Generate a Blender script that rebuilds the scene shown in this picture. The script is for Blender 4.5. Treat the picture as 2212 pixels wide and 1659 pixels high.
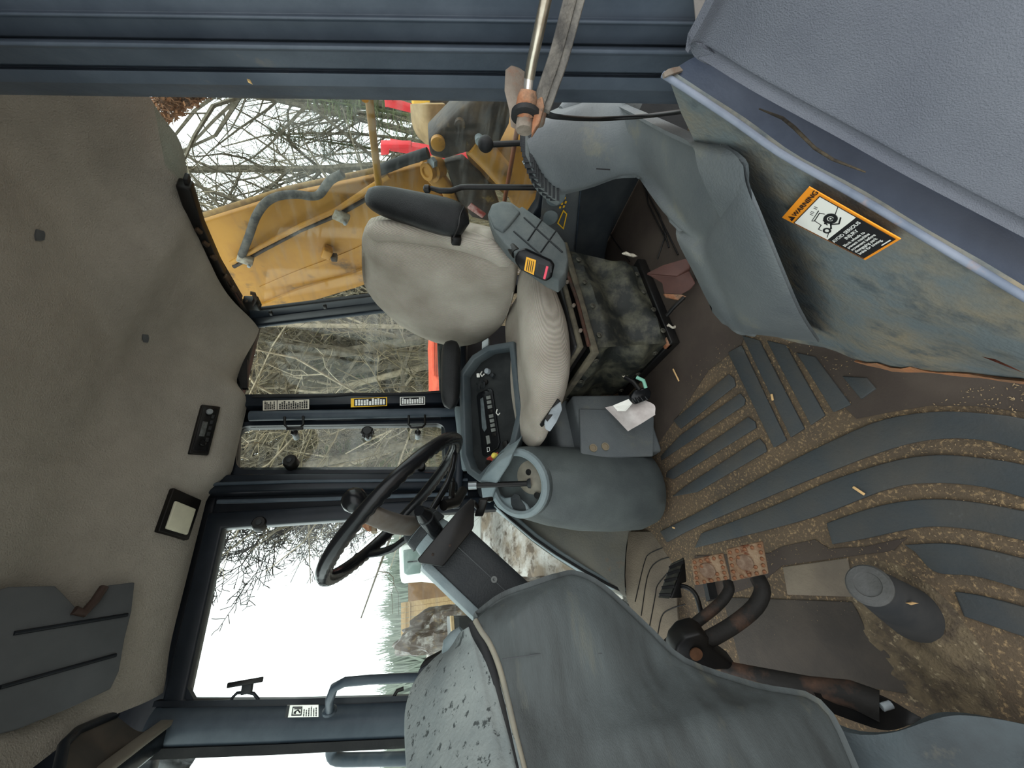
import bpy, bmesh, math, random
from mathutils import Vector as V, Matrix, noise as mnoise
random.seed(7)
S=bpy.context.scene
for o in list(bpy.data.objects): bpy.data.objects.remove(o)
COL=S.collection
# ------------------------------------------------------------------ camera
TH,PI_,FOC,CZ=math.radians(30),math.radians(15),831.0,.85
CAM=V((0,0,CZ))
FW=V((math.sin(TH)*math.cos(PI_),math.cos(TH)*math.cos(PI_),-math.sin(PI_)))
RT=V((math.cos(TH),-math.sin(TH),0)); DN=FW.cross(RT)
if DN.z>0: DN=-DN
cd=bpy.data.cameras.new('camera'); cam=bpy.data.objects.new('camera',cd); COL.objects.link(cam)
cd.sensor_width=36; cd.lens=FOC/2212*36; cd.clip_start=.02; cd.clip_end=500
cam.matrix_world=Matrix(((DN.x,RT.x,-FW.x,CAM.x),(DN.y,RT.y,-FW.y,CAM.y),(DN.z,RT.z,-FW.z,CAM.z),(0,0,0,1)))
S.camera=cam
# ------------------------------------------------------------------ world (overcast sky), exposure
w=bpy.data.worlds.new('sky'); S.world=w; w.use_nodes=True
wn=w.node_tree; wn.nodes.clear()
wo=wn.nodes.new('ShaderNodeOutputWorld'); bg=wn.nodes.new('ShaderNodeBackground'); wn.links.new(bg.outputs[0],wo.inputs[0])
tc=wn.nodes.new('ShaderNodeTexCoord'); nz=wn.nodes.new('ShaderNodeTexNoise'); nz.inputs['Scale'].default_value=1.6; nz.inputs['Detail'].default_value=4
rp=wn.nodes.new('ShaderNodeValToRGB'); rp.color_ramp.elements[0].position=.35; rp.color_ramp.elements[1].position=.7
rp.color_ramp.elements[0].color=(.88,.93,.95,1); rp.color_ramp.elements[1].color=(.96,.985,.99,1)
wn.links.new(tc.outputs['Generated'],nz.inputs['Vector']); wn.links.new(nz.outputs['Fac'],rp.inputs[0]); wn.links.new(rp.outputs[0],bg.inputs[0])
bg.inputs[1].default_value=1.0
S.view_settings.view_transform='Standard'; S.view_settings.look='None'; S.view_settings.gamma=1; S.view_settings.use_curve_mapping=False
S.view_settings.exposure=1.66
# ------------------------------------------------------------------ points from measured sight lines + known plane
def ray(x,y): return FW+RT*((829.5-y)/FOC)+DN*((x-1106)/FOC)
def P(x,y,d): return CAM+ray(x,y)*d
def QX(x,y,c): r=ray(x,y); return CAM+r*(c/r.x)
def QY(x,y,c): r=ray(x,y); return CAM+r*(c/r.y)
def QZ(x,y,c): r=ray(x,y); return CAM+r*((c-CZ)/r.z)
def QN(x,y,p,n): r=ray(x,y); return CAM+r*((p-CAM).dot(n)/r.dot(n))
# ------------------------------------------------------------------ materials
def lin(c): return tuple((v/255/12.92 if v/255<=.04045 else ((v/255+.055)/1.055)**2.4) for v in c)+(1,)
MATS={}
def mat(name,c1,c2=None,scale=8,lo=.4,hi=.62,rough=.6,metal=0,bump=0,bscale=200,stretch=(1,1,1),c3=None,s3=30,t3=(.6,.7),spec=.22,detail=6):
    if name in MATS: return MATS[name]
    m=bpy.data.materials.new(name); m.use_nodes=True; t=m.node_tree; b=t.nodes['Principled BSDF']
    b.inputs['Roughness'].default_value=rough; b.inputs['Metallic'].default_value=metal; b.inputs['Specular IOR Level'].default_value=spec
    b.inputs['Base Color'].default_value=lin(c1)
    co=t.nodes.new('ShaderNodeTexCoord'); mp=t.nodes.new('ShaderNodeMapping'); mp.inputs['Scale'].default_value=stretch
    t.links.new(co.outputs['Object'],mp.inputs[0])
    def layer(src,col,sc,a,z):
        n=t.nodes.new('ShaderNodeTexNoise'); n.inputs['Scale'].default_value=sc; n.inputs['Detail'].default_value=detail; n.inputs['Roughness'].default_value=.65
        t.links.new(mp.outputs[0],n.inputs['Vector'])
        r=t.nodes.new('ShaderNodeValToRGB'); r.color_ramp.elements[0].position=a; r.color_ramp.elements[1].position=z
        t.links.new(n.outputs['Fac'],r.inputs[0])
        x=t.nodes.new('ShaderNodeMix'); x.data_type='RGBA'
        t.links.new(r.outputs[0],x.inputs[0])
        if isinstance(src,tuple): x.inputs[6].default_value=src
        else: t.links.new(src,x.inputs[6])
        x.inputs[7].default_value=lin(col); return x.outputs[2]
    out=None
    if c2: out=layer(lin(c1),c2,scale,lo,hi)
    if c3: out=layer(out if out else lin(c1),c3,s3,t3[0],t3[1])
    if out: t.links.new(out,b.inputs['Base Color'])
    if bump:
        n=t.nodes.new('ShaderNodeTexNoise'); n.inputs['Scale'].default_value=bscale; n.inputs['Detail'].default_value=3
        t.links.new(mp.outputs[0],n.inputs['Vector'])
        k=t.nodes.new('ShaderNodeBump'); k.inputs['Strength'].default_value=bump; k.inputs['Distance'].default_value=.004
        t.links.new(n.outputs['Fac'],k.inputs['Height']); t.links.new(k.outputs[0],b.inputs['Normal'])
    MATS[name]=m; return m
def fabric():
    m=bpy.data.materials.new('seat fabric'); m.use_nodes=True; t=m.node_tree; b=t.nodes['Principled BSDF']; b.inputs['Roughness'].default_value=.95; b.inputs['Specular IOR Level'].default_value=.1
    co=t.nodes.new('ShaderNodeTexCoord')
    n=t.nodes.new('ShaderNodeTexNoise'); n.inputs['Scale'].default_value=5; n.inputs['Detail'].default_value=6; t.links.new(co.outputs['Object'],n.inputs['Vector'])
    r=t.nodes.new('ShaderNodeValToRGB'); r.color_ramp.elements[0].position=.3; r.color_ramp.elements[0].color=lin((138,126,110)); r.color_ramp.elements[1].position=.7; r.color_ramp.elements[1].color=lin((178,168,152))
    t.links.new(n.outputs['Fac'],r.inputs[0])
    wv=t.nodes.new('ShaderNodeTexWave'); wv.inputs['Scale'].default_value=75; wv.bands_direction='Y'; wv.inputs['Distortion'].default_value=.6; wv.inputs['Detail'].default_value=2
    t.links.new(co.outputs['Object'],wv.inputs['Vector'])
    x=t.nodes.new('ShaderNodeMix'); x.data_type='RGBA'; x.blend_type='MULTIPLY'; x.inputs[0].default_value=.22
    t.links.new(r.outputs[0],x.inputs[6]); t.links.new(wv.outputs['Color'],x.inputs[7]); 
    n2=t.nodes.new('ShaderNodeTexNoise'); n2.inputs['Scale'].default_value=350; t.links.new(co.outputs['Object'],n2.inputs['Vector'])
    x2=t.nodes.new('ShaderNodeMix'); x2.data_type='RGBA'; x2.blend_type='MULTIPLY'; x2.inputs[0].default_value=.35
    t.links.new(x.outputs[2],x2.inputs[6]); t.links.new(n2.outputs['Color'],x2.inputs[7]); 
    hs=t.nodes.new('ShaderNodeHueSaturation'); hs.inputs['Saturation'].default_value=.75; hs.inputs['Value'].default_value=1.25; t.links.new(x2.outputs[2],hs.inputs['Color'])
    t.links.new(hs.outputs[0],b.inputs['Base Color'])
    k=t.nodes.new('ShaderNodeBump'); k.inputs['Strength'].default_value=.4; k.inputs['Distance'].default_value=.002
    t.links.new(wv.outputs['Fac'],k.inputs['Height']); t.links.new(k.outputs[0],b.inputs['Normal'])
    return m
def glass(name,tint,haze=.05):
    m=bpy.data.materials.new(name); m.use_nodes=True; t=m.node_tree; t.nodes.clear()
    o=t.nodes.new('ShaderNodeOutputMaterial'); tr=t.nodes.new('ShaderNodeBsdfTransparent'); tr.inputs[0].default_value=tint
    g=t.nodes.new('ShaderNodeBsdfGlossy'); g.inputs['Roughness'].default_value=.03
    d=t.nodes.new('ShaderNodeBsdfDiffuse'); d.inputs[0].default_value=(.6,.62,.6,1)
    co=t.nodes.new('ShaderNodeTexCoord'); mp=t.nodes.new('ShaderNodeMapping'); mp.inputs['Scale'].default_value=(2,2,14); mp.inputs['Rotation'].default_value=(.3,.5,.2)
    n=t.nodes.new('ShaderNodeTexNoise'); n.inputs['Scale'].default_value=3; n.inputs['Detail'].default_value=7
    t.links.new(co.outputs['Object'],mp.inputs[0]); t.links.new(mp.outputs[0],n.inputs['Vector'])
    mr=t.nodes.new('ShaderNodeMapRange'); mr.inputs[1].default_value=.5; mr.inputs[2].default_value=.8; mr.inputs[4].default_value=haze*3; mr.inputs[3].default_value=haze*.3
    t.links.new(n.outputs['Fac'],mr.inputs[0])
    m1=t.nodes.new('ShaderNodeMixShader'); m1.inputs[0].default_value=.016; t.links.new(tr.outputs[0],m1.inputs[1]); t.links.new(g.outputs[0],m1.inputs[2])
    m2=t.nodes.new('ShaderNodeMixShader'); t.links.new(mr.outputs[0],m2.inputs[0]); t.links.new(m1.outputs[0],m2.inputs[1]); t.links.new(d.outputs[0],m2.inputs[2])
    t.links.new(m2.outputs[0],o.inputs[0]); return m
GLASS=glass('window glass',(.90,.95,.93,1)); GLASSD=glass('dusty glass',(.92,.96,.93,1),.05)
STEEL=mat('blue grey painted steel',(60,68,78),(78,86,96),6,.4,.7,rough=.42,bump=.15,bscale=60,c3=(110,104,98),s3=14,t3=(.66,.8))
STEELD=mat('dark painted steel',(20,25,31),(28,33,40),6,rough=.36,bump=.1,bscale=60)
STEELM=mat('post painted steel',(47,56,65),(60,68,76),6,rough=.38,bump=.1,bscale=60)
PLAST=mat('grey moulded plastic',(86,91,94),(104,108,108),5,.35,.7,rough=.55,bump=.25,bscale=260,c3=(120,118,104),s3=9,t3=(.6,.8))
PLASTL=mat('light grey plastic',(104,116,120),(122,132,134),6,rough=.5,bump=.2,bscale=260)
PLASTD=mat('dark grey plastic',(31,34,37),(46,48,49),6,.4,.7,rough=.55,bump=.25,bscale=300)
DASH=mat('dash plastic',(56,59,59),(82,88,89),4,.35,.7,rough=.5,bump=.2,bscale=240,stretch=(.6,3,3),c3=(96,95,84),s3=7,t3=(.56,.8))
COWL=mat('dusty speckled plastic',(104,110,110),(122,127,125),6,rough=.75,bump=.4,bscale=160,c3=(58,62,62),s3=70,t3=(.59,.63),stretch=(1,1.6,1))
FEND=mat('grained fender plastic',(84,87,95),(94,97,104),4,rough=.6,bump=.5,bscale=900,c3=(130,126,128),s3=22,t3=(.74,.78))
DIRTP=mat('dirty inner panel',(98,106,108),(128,118,98),10,.4,.68,rough=.7,bump=.3,bscale=150,c3=(74,82,86),s3=22,t3=(.5,.68),stretch=(1,1,1))
RUBBER=mat('black rubber',(22,23,25),(34,34,34),12,rough=.6,bump=.1)
VINYL=mat('black vinyl',(18,19,20),(26,27,28),20,rough=.38,bump=.35,bscale=500)
BELLOW=mat('worn bellows vinyl',(34,36,34),(88,86,72),14,.45,.72,rough=.5,bump=.5,bscale=50)
GREYRUB=mat('grey rubber',(80,86,87),(96,100,99),10,rough=.75,bump=.3,bscale=150)
BLACK=mat('black paint',(14,14,15),(24,22,20),15,rough=.4)
GLOSSB=mat('black gloss plastic',(16,17,19),rough=.25)
MATDK=mat('floor mat dirt',(92,78,62),(74,65,55),5,.35,.65,rough=.95,bump=.5,bscale=300,c3=(140,118,88),s3=150,t3=(.54,.66)); MATPL=mat('dark brown floor mat',(58,50,45),(66,58,51),6,rough=.8,bump=.15,bscale=300,c3=(84,72,58),s3=90,t3=(.66,.72))
MATRIB=mat('floor mat rubber',(54,58,60),(66,64,60),6,.4,.7,rough=.6,bump=.25,bscale=150,c3=(82,88,90),s3=12,t3=(.64,.8))
MATFR=mat('front floor mat',(112,102,88),(92,84,74),5,rough=.8,bump=.4,bscale=200)
FELT=mat('headliner felt',(142,139,132),(158,154,146),4,.35,.7,rough=1,bump=.8,bscale=260,c3=(124,121,115),s3=2.2,t3=(.45,.75),spec=.05)
VISORM=mat('blue grey visor',(76,80,84),(84,88,92),6,rough=.8)
RUST=mat('rust',(122,76,50),(160,124,98),18,.4,.65,rough=.85,bump=.6,bscale=120,c3=(84,70,60),s3=30,t3=(.5,.65))
RUSTP=mat('rusty pedal',(104,78,58),(134,116,94),20,.4,.65,rough=.85,bump=.8,bscale=110,c3=(88,52,34),s3=45,t3=(.52,.62))
DUSTM=mat('dusty steel',(122,112,102),(98,88,78),16,rough=.85,bump=.5,bscale=120,c3=(128,84,62),s3=14,t3=(.55,.7))
CHROME=mat('chrome rod',(170,165,150),(130,122,108),20,rough=.25,metal=.9)
BROWNP=mat('red brown paint',(74,49,43),(66,44,39),16,rough=.6)
YEL=mat('yellow machine paint',(168,120,46),(146,100,40),3,.4,.68,rough=.5,c3=(96,72,46),s3=7,t3=(.58,.72))
YELB=mat('clean yellow paint',(232,178,48),(216,164,50),4,rough=.5)
GREASE=mat('greasy dark steel',(46,38,34),(84,66,46),9,.45,.7,rough=.55,bump=.6,bscale=40,c3=(128,104,60),s3=14,t3=(.62,.72))
REDP=mat('red paint',(214,52,60),rough=.5); ORANGE=mat('orange red plastic',(206,92,66),(190,76,56),10,rough=.6)
TAN=mat('tan rough steel',(164,140,104),(140,118,86),12,.4,.65,rough=.85)
HOSE=mat('hydraulic hose',(58,58,58),(90,86,80),30,rough=.75)
BARK=mat('grey bark',(116,108,94),(86,80,68),10,rough=.95)
BARKL=mat('pale bark',(168,156,134),(126,118,100),8,rough=.95)
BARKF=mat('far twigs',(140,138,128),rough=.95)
BRUSH=mat('dead undergrowth',(126,114,92),(102,96,76),2,rough=1)
PINE=mat('evergreen needles',(76,86,58),(98,102,68),1.5,rough=.95)
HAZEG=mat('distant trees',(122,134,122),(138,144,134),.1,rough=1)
SNOW=mat('snowy gravel ground',(128,112,96),(196,192,188),1.2,.42,.6,rough=.95,c3=(92,78,66),s3=5,t3=(.5,.62),stretch=(1,.4,1))
TARP=mat('crumpled dark tarp',(66,54,46),(150,146,140),6,.5,.68,rough=.4,c3=(110,92,66),s3=10,t3=(.55,.7))
WHITEP=mat('white paint',(232,234,232),rough=.4); WIN=mat('vehicle glass',(120,136,132),rough=.15)
WOODP=mat('pale plywood',(188,160,120),(170,142,104),5,rough=.8,stretch=(1,1,6))
LEAFB=mat('brown dead leaves',(126,86,58),(98,70,50),8,rough=.95)
PAPER=mat('dirty white paper',(196,188,184),(170,160,156),12,rough=.8); WHITE=mat('white label',(230,228,220),rough=.6)
ORG=mat('orange label',(240,148,40),rough=.5); BLK=mat('black print',(28,28,30),rough=.6); CREAM=mat('cream label',(190,184,170),rough=.6); YLAB=mat('yellow label',(226,178,40),rough=.5)
WTXT=mat('white print',(226,226,222),rough=.6); LAMPM=mat('lamp lens',(196,196,176),(184,184,166),20,rough=.5); PINK=mat('pink button',(232,84,104),rough=.5)
FAB=fabric(); SILV=mat('silver knob',(150,156,160),(120,126,130),12,rough=.5); BRASS=mat('tan fitting',(130,118,98),rough=.6)
CONTOP=mat('console panel',(28,30,31),(40,42,42),12,rough=.5)
# ------------------------------------------------------------------ object helpers
def tag(o,label=None,cat=None,group=None,kind=None):
    if label: o['label']=label
    if cat: o['category']=cat
    if group: o['group']=group
    if kind: o['kind']=kind
    return o
def thing(name,label,cat,loc=(0,0,0),group=None):
    o=bpy.data.objects.new(name,None); o.empty_display_size=.05; COL.objects.link(o); o.location=loc
    return tag(o,label,cat,group)
WL={}
def wloc(o): return V(o.location)+(wloc(o.parent) if o.parent else V((0,0,0)))
def mk(name,verts,faces,m,parent=None,smooth=False,loc=None):
    """verts in world coordinates"""
    vs=[V(v) for v in verts]
    base=V(loc) if loc else (sum(vs,V((0,0,0)))/len(vs))
    me=bpy.data.meshes.new(name); me.from_pydata([v-base for v in vs],[],faces); 
    bm=bmesh.new(); bm.from_mesh(me); bmesh.ops.recalc_face_normals(bm,faces=bm.faces); bm.to_mesh(me); bm.free()
    me.materials.append(m)
    if smooth:
        for p in me.polygons: p.use_smooth=True
    o=bpy.data.objects.new(name,me); COL.objects.link(o)
    if parent: o.parent=parent; o.location=base-wloc(parent)
    else: o.location=base
    return o
def autos(o,ang=40):
    me=o.data
    for p in me.polygons: p.use_smooth=True
    bm=bmesh.new(); bm.from_mesh(me)
    for e in bm.edges:
        if len(e.link_faces)==2 and e.calc_face_angle(0)>math.radians(ang): e.smooth=False
    bm.to_mesh(me); bm.free(); return o
def bevel(o,w,seg=2,ang=30):
    me=o.data; bm=bmesh.new(); bm.from_mesh(me)
    ed=[e for e in bm.edges if len(e.link_faces)==2 and e.calc_face_angle(0)>math.radians(ang)]
    bmesh.ops.bevel(bm,geom=ed,offset=w,segments=seg,profile=.5,affect='EDGES',clamp_overlap=True)
    bm.to_mesh(me); bm.free(); return autos(o,50)
def prism(name,poly,n,t,m,parent=None,bev=0,seg=2):
    """planar polygon extruded by t along -n (front face stays at poly)"""
    n=V(n).normalized(); a=[V(p) for p in poly]; b=[p-n*t for p in a]; k=len(a)
    f=[tuple(range(k)),tuple(reversed(range(k,2*k)))]+[(i,(i+1)%k,k+(i+1)%k,k+i) for i in range(k)]
    o=mk(name,a+b,f,m,parent)
    if bev: bevel(o,bev,seg)
    return o
def box(name,c,s,m,parent=None,bev=0,ax=None,seg=2):
    """c centre, s full sizes, ax = 3 axes"""
    c=V(c); ax=[V(a).normalized() for a in ax] if ax else [V((1,0,0)),V((0,1,0)),V((0,0,1))]
    vs=[c+ax[0]*(i*s[0]/2)+ax[1]*(j*s[1]/2)+ax[2]*(k*s[2]/2) for i in(-1,1) for j in(-1,1) for k in(-1,1)]
    f=[(0,1,3,2),(4,6,7,5),(0,4,5,1),(2,3,7,6),(0,2,6,4),(1,5,7,3)]
    o=mk(name,vs,f,m,parent)
    if bev: bevel(o,bev,seg)
    return o
def spline(pts,n):
    pts=[V(p) for p in pts]
    if len(pts)<3: return [pts[0].lerp(pts[-1],i/n) for i in range(n+1)]
    q=[pts[0]*2-pts[1]]+pts+[pts[-1]*2-pts[-2]]; out=[]; s=len(pts)-1
    for i in range(n+1):
        u=i/n*s; k=min(int(u),s-1); u-=k; a,b,c,d=q[k:k+4]
        out.append(.5*((2*b)+(c-a)*u+(2*a-5*b+4*c-d)*u*u+(3*b-a-3*c+d)*u**3))
    return out
def tube_data(pts,r,k=10,cap=True,closed=False):
    pts=[V(p) for p in pts]; n=len(pts); rs=r if isinstance(r,(list,tuple)) else [r]*n
    vs=[];fs=[]; t0=(pts[1]-pts[0]).normalized(); u=t0.orthogonal().normalized()
    for i in range(n):
        if closed: t=(pts[(i+1)%n]-pts[i-1]).normalized()
        else: t=(pts[min(i+1,n-1)]-pts[max(i-1,0)]).normalized()
        u=(u-t*u.dot(t)).normalized(); v=t.cross(u)
        for j in range(k):
            a=2*math.pi*j/k; vs.append(pts[i]+(u*math.cos(a)+v*math.sin(a))*rs[i])
    for i in range(n if closed else n-1):
        for j in range(k):
            i2=(i+1)%n; fs.append((i*k+j,i*k+(j+1)%k,i2*k+(j+1)%k,i2*k+j))
    if cap and not closed:
        fs.append(tuple(reversed(range(k)))); fs.append(tuple((n-1)*k+j for j in range(k)))
    return vs,fs
def tube(name,pts,r,m,parent=None,k=12,closed=False):
    v,f=tube_data(pts,r,k,True,closed); return autos(mk(name,v,f,m,parent),55)
def rbar(name,pts,wid,th,n,m,parent=None,closed=False,bev=0):
    """bar of rectangular section; n = direction of thickness"""
    pts=[V(p) for p in pts]; n=V(n).normalized(); k=len(pts); vs=[];fs=[]
    for i in range(k):
        if closed: a=(pts[i]-pts[i-1]).normalized(); b=(pts[(i+1)%k]-pts[i]).normalized()
        else: a=(pts[i]-pts[max(i-1,0)]) if i else pts[1]-pts[0]; b=(pts[min(i+1,k-1)]-pts[i]) if i<k-1 else a; a=a.normalized(); b=b.normalized()
        t=(a+b).normalized(); s=t.cross(n).normalized(); c=max(.5,t.dot(a)); s=s/c
        for (p,q) in ((-1,-1),(1,-1),(1,1),(-1,1)): vs.append(pts[i]+s*(p*wid/2)+n*(q*th/2))
    for i in range(k if closed else k-1):
        j=(i+1)%k
        for e in range(4): fs.append((i*4+e,i*4+(e+1)%4,j*4+(e+1)%4,j*4+e))
    if not closed: fs+=[(0,1,2,3),tuple(4*(k-1)+e for e in (3,2,1,0))]
    o=mk(name,vs,fs,m,parent)
    if bev: bevel(o,bev,2,40)
    return o
def sheet(name,rows,m,parent=None,th=.006,nu=24,nv=12,away=None,smooth=True,fn=None):
    """curved panel through rows of points, with thickness th away from the viewer side"""
    rr=[spline(r,nu) for r in rows]; cols=[spline([r[i] for r in rr],nv) for i in range(nu+1)]
    g=[[cols[i][j] for i in range(nu+1)] for j in range(nv+1)]
    if fn: g=[[fn(p,i/nu,j/nv) for i,p in enumerate(r)] for j,r in enumerate(g)]
    W=nu+1; H=nv+1; vs=[p for r in g for p in r]
    nr=[]
    for j in range(H):
        for i in range(W):
            du=g[j][min(i+1,nu)]-g[j][max(i-1,0)]; dv=g[min(j+1,nv)][i]-g[max(j-1,0)][i]
            q=du.cross(dv); q=q.normalized() if q.length>1e-9 else FW.copy()
            a=V(away) if away else (g[j][i]-CAM)
            if q.dot(a)<0: q=-q
            nr.append(q)
    N=W*H; vs2=vs+[v+nr[i]*th for i,v in enumerate(vs)]; fs=[]
    for j in range(nv):
        for i in range(nu):
            a=j*W+i; fs.append((a,a+1,a+W+1,a+W)); fs.append((N+a,N+a+W,N+a+W+1,N+a+1))
    bd=[i for i in range(W)]+[j*W+nu for j in range(1,H)]+[nv*W+i for i in range(nu-1,-1,-1)]+[j*W for j in range(nv-1,0,-1)]
    for i in range(len(bd)):
        a,b=bd[i],bd[(i+1)%len(bd)]; fs.append((a,N+a,N+b,b))
    return autos(mk(name,vs2,fs,m,parent),50)
def lathe(name,prof,c,ax,m,parent=None,k=24,caps=True):
    """prof = [(r,h)] about axis ax from c"""
    ax=V(ax).normalized(); u=ax.orthogonal().normalized(); v=ax.cross(u); c=V(c); vs=[];fs=[]
    for r,h in prof:
        for j in range(k):
            a=2*math.pi*j/k; vs.append(c+ax*h+(u*math.cos(a)+v*math.sin(a))*r)
    for i in range(len(prof)-1):
        for j in range(k): fs.append((i*k+j,i*k+(j+1)%k,(i+1)*k+(j+1)%k,(i+1)*k+j))
    if caps: fs.append(tuple(reversed(range(k)))); fs.append(tuple((len(prof)-1)*k+j for j in range(k)))
    return autos(mk(name,vs,fs,m,parent),40)
def ringframe(name,c4,s0,s1,t0,t1,rad,th,n,m,parent=None,asp=1.0,N=48):
    """plate with corner points c4 (00,10,11,01) and a rounded rectangular hole"""
    n=V(n).normalized(); A,B,C,D=[V(p) for p in c4]
    def bl(s,t): return A*(1-s)*(1-t)+B*s*(1-t)+C*s*t+D*(1-s)*t
    inner=[]
    rs,rt=rad,rad*asp
    for (cx,cy,a0) in ((s1-rs,t1-rt,0),(s0+rs,t1-rt,90),(s0+rs,t0+rt,180),(s1-rs,t0+rt,270)):
        for i in range(N//4+1):
            a=math.radians(a0+90*i/(N//4)); inner.append((cx+rs*math.cos(a),cy+rt*math.sin(a)))
    mx,my=(s0+s1)/2,(t0+t1)/2; outer=[]
    for (s,t) in inner:
        ds,dt=(s-mx),(t-my); k=1e9
        ks=((1-mx)/ds if ds>1e-6 else (-mx/ds if ds<-1e-6 else 1e9)); kt=((1-my)/dt if dt>1e-6 else (-my/dt if dt<-1e-6 else 1e9))
        k=min(ks,kt); outer.append((mx+ds*k,my+dt*k))
    K=len(inner)
    for (cs,ct) in ((0,0),(1,0),(1,1),(0,1)):
        bi=min(range(K),key=lambda i:(outer[i][0]-cs)**2+(outer[i][1]-ct)**2); outer[bi]=(cs,ct)
    vi=[bl(*p) for p in inner]; vo=[bl(*p) for p in outer]
    vs=vi+vo+[p-n*th for p in vi]+[p-n*th for p in vo]; fs=[]
    for i in range(K):
        j=(i+1)%K; fs+=[(i,j,K+j,K+i),(2*K+i,3*K+i,3*K+j,2*K+j),(i,2*K+i,2*K+j,j),(K+i,K+j,3*K+j,3*K+i)]
    o=mk(name,vs,fs,m,parent); autos(o,40); return o,vi
def text(name,body,org,xd,yd,size,m,parent,align='LEFT',bold=0.0,ext=.0003):
    cu=bpy.data.curves.new(name,'FONT'); cu.body=body; cu.size=size; cu.align_x=align; cu.extrude=ext; cu.offset=bold
    o=bpy.data.objects.new(name,cu); COL.objects.link(o)
    me=bpy.data.meshes.new_from_object(o.evaluated_get(bpy.context.evaluated_depsgraph_get())); bpy.data.objects.remove(o)
    xd=V(xd).normalized(); yd=(V(yd)-xd*V(yd).dot(xd)).normalized(); zd=xd.cross(yd)
    M=Matrix(((xd.x,yd.x,zd.x,0),(xd.y,yd.y,zd.y,0),(xd.z,yd.z,zd.z,0),(0,0,0,1))); me.transform(M)
    me.materials.clear(); me.materials.append(m)
    q=bpy.data.objects.new(name,me); COL.objects.link(q); q.parent=parent; q.location=V(org)-wloc(parent); return q
def struct(o,label=None): o['kind']='structure'; return tag(o,label)
ZUP=V((0,0,1)); YIN=V((0,-1,0))
RY=1.47
# ================================================================== FLOOR
base=[(-.62,.05),(1.36,.05),(1.36,1.52),(-.62,1.52)]
floor=struct(prism('floor',[V((x,y,0)) for x,y in base],ZUP,.03,MATDK))
def z3(l): return [(1300+.3195*x,680+.3195*y) for x,y in l]
def z4(l): return [(1480+.3375*x,860+.3375*y) for x,y in l]
def rib(px,h=.006,m=MATRIB):
    po=[QZ(x,y,h) for x,y in px]
    ar=sum(a.x*b.y-a.y*b.x for a,b in zip(po,po[1:]+po[:1]))
    if ar<0: po.reverse()
    o=prism('mat_rib',po,ZUP,h,m,floor); bevel(o,.0022,2,40); return o
for l in ([(480,715),(855,400),(890,432),(900,480),(530,770)],[(530,812),(930,530),(965,570),(960,610),(400,985),(395,955)],[(440,1060),(985,690),(1030,722),(1040,765),(480,1112),(430,1098)],
          [(560,1160),(1060,835),(1100,880),(1110,925),(640,1200),(470,1230)],[(850,255),(940,205),(1245,850),(1160,900)],[(945,140),(1060,172),(1365,770),(1275,830)],[(1110,172),(1240,205),(1505,680),(1410,748)],[(1312,255),(1440,285),(1680,608),(1562,660)],[(1620,415),(1785,425),(1850,500),(1750,572)]): rib(z3(l))
def band(up,lo):
    u=spline([QZ(x,y,.007) for x,y in up],22); l=spline([QZ(x,y,.007) for x,y in lo],22)
    n=len(u); vs=u+l+[p-ZUP*.007 for p in u]+[p-ZUP*.007 for p in l]; fs=[]
    for i in range(n-1): fs+=[(i,i+1,n+i+1,n+i),(2*n+i,3*n+i,3*n+i+1,2*n+i+1),(i,2*n+i,2*n+i+1,i+1),(n+i,n+i+1,3*n+i+1,3*n+i)]
    fs+=[(0,n,3*n,2*n),(n-1,3*n-1,4*n-1,2*n-1)]
    o=mk('mat_rib',vs,fs,MATRIB,floor); bevel(o,.002,2,45)
band([(1425,1148),(1500,1110),(1600,1055),(1700,1000),(1790,955),(1880,915),(1950,897),(2030,889),(2120,893),(2212,905),(2330,940)],[(1440,1172),(1500,1140),(1669,1069),(1784,1022),(1919,971),(2020,949),(2121,951),(2212,975),(2330,1010)])
band([(1514,1152),(1669,1093),(1784,1042),(1919,998),(2020,983),(2121,990),(2212,1005),(2330,1040)],[(1500,1184),(1649,1147),(1770,1113),(1919,1056),(2020,1044),(2121,1052),(2212,1076),(2330,1110)])
band([(1784,1130),(1885,1096),(1986,1079),(2087,1083),(2212,1105),(2330,1135)],[(1797,1176),(1868,1164),(1986,1140),(2087,1143),(2212,1169),(2330,1200)])
band([(1952,1177),(2037,1174),(2121,1186),(2212,1208),(2330,1240)],[(1975,1192),(2020,1236),(2104,1245),(2212,1275),(2330,1310)])
band([(2060,1278),(2120,1288),(2212,1312),(2330,1345)],[(2081,1332),(2140,1352),(2212,1376),(2330,1405)])
# front toe plates (lighter, slightly proud) and dark plate left of the pedals
ta_,tb_,tc_=QY(1351,1200,1.43),QY(1352,1290,1.43),QZ(1462,1240,.004); tnn=(tb_-ta_).cross(tc_-ta_).normalized(); tnn=tnn if tnn.z>0 else -tnn
def TO(x,y,o=0): return QN(x,y,ta_+tnn*o,tnn)
toe=prism('toe_plate',[TO(x,y) for x,y in ((1358,1148),(1352,1200),(1350,1245),(1353,1294),(1372,1340),(1420,1440),(1470,1440),(1462,1300),(1462,1190),(1440,1148))],tnn,.012,MATFR,floor,.002)
rib([(1690,1225),(1830,1205),(1845,1290),(1700,1285)],.004,MATFR)
for l in ([(1372,1300),(1392,1215),(1405,1195),(1440,1180)],[(1385,1330),(1400,1240),(1425,1210),(1470,1200)],[(1400,1370),(1415,1290),(1420,1265),(1440,1240)],[(1420,1375),(1430,1330),(1450,1315),(1480,1305)]):
    tube('mat_rib',spline([TO(x,y,.0005) for x,y in l],10),.0018,BLACK,floor,6)
rib([(1560,1290),(1840,1300),(1880,1380),(1960,1440),(1960,1500),(1600,1440)],.004,mat('dark floor plate',(66,60,54),(54,50,46),6,rough=.85,bump=.3))
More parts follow.
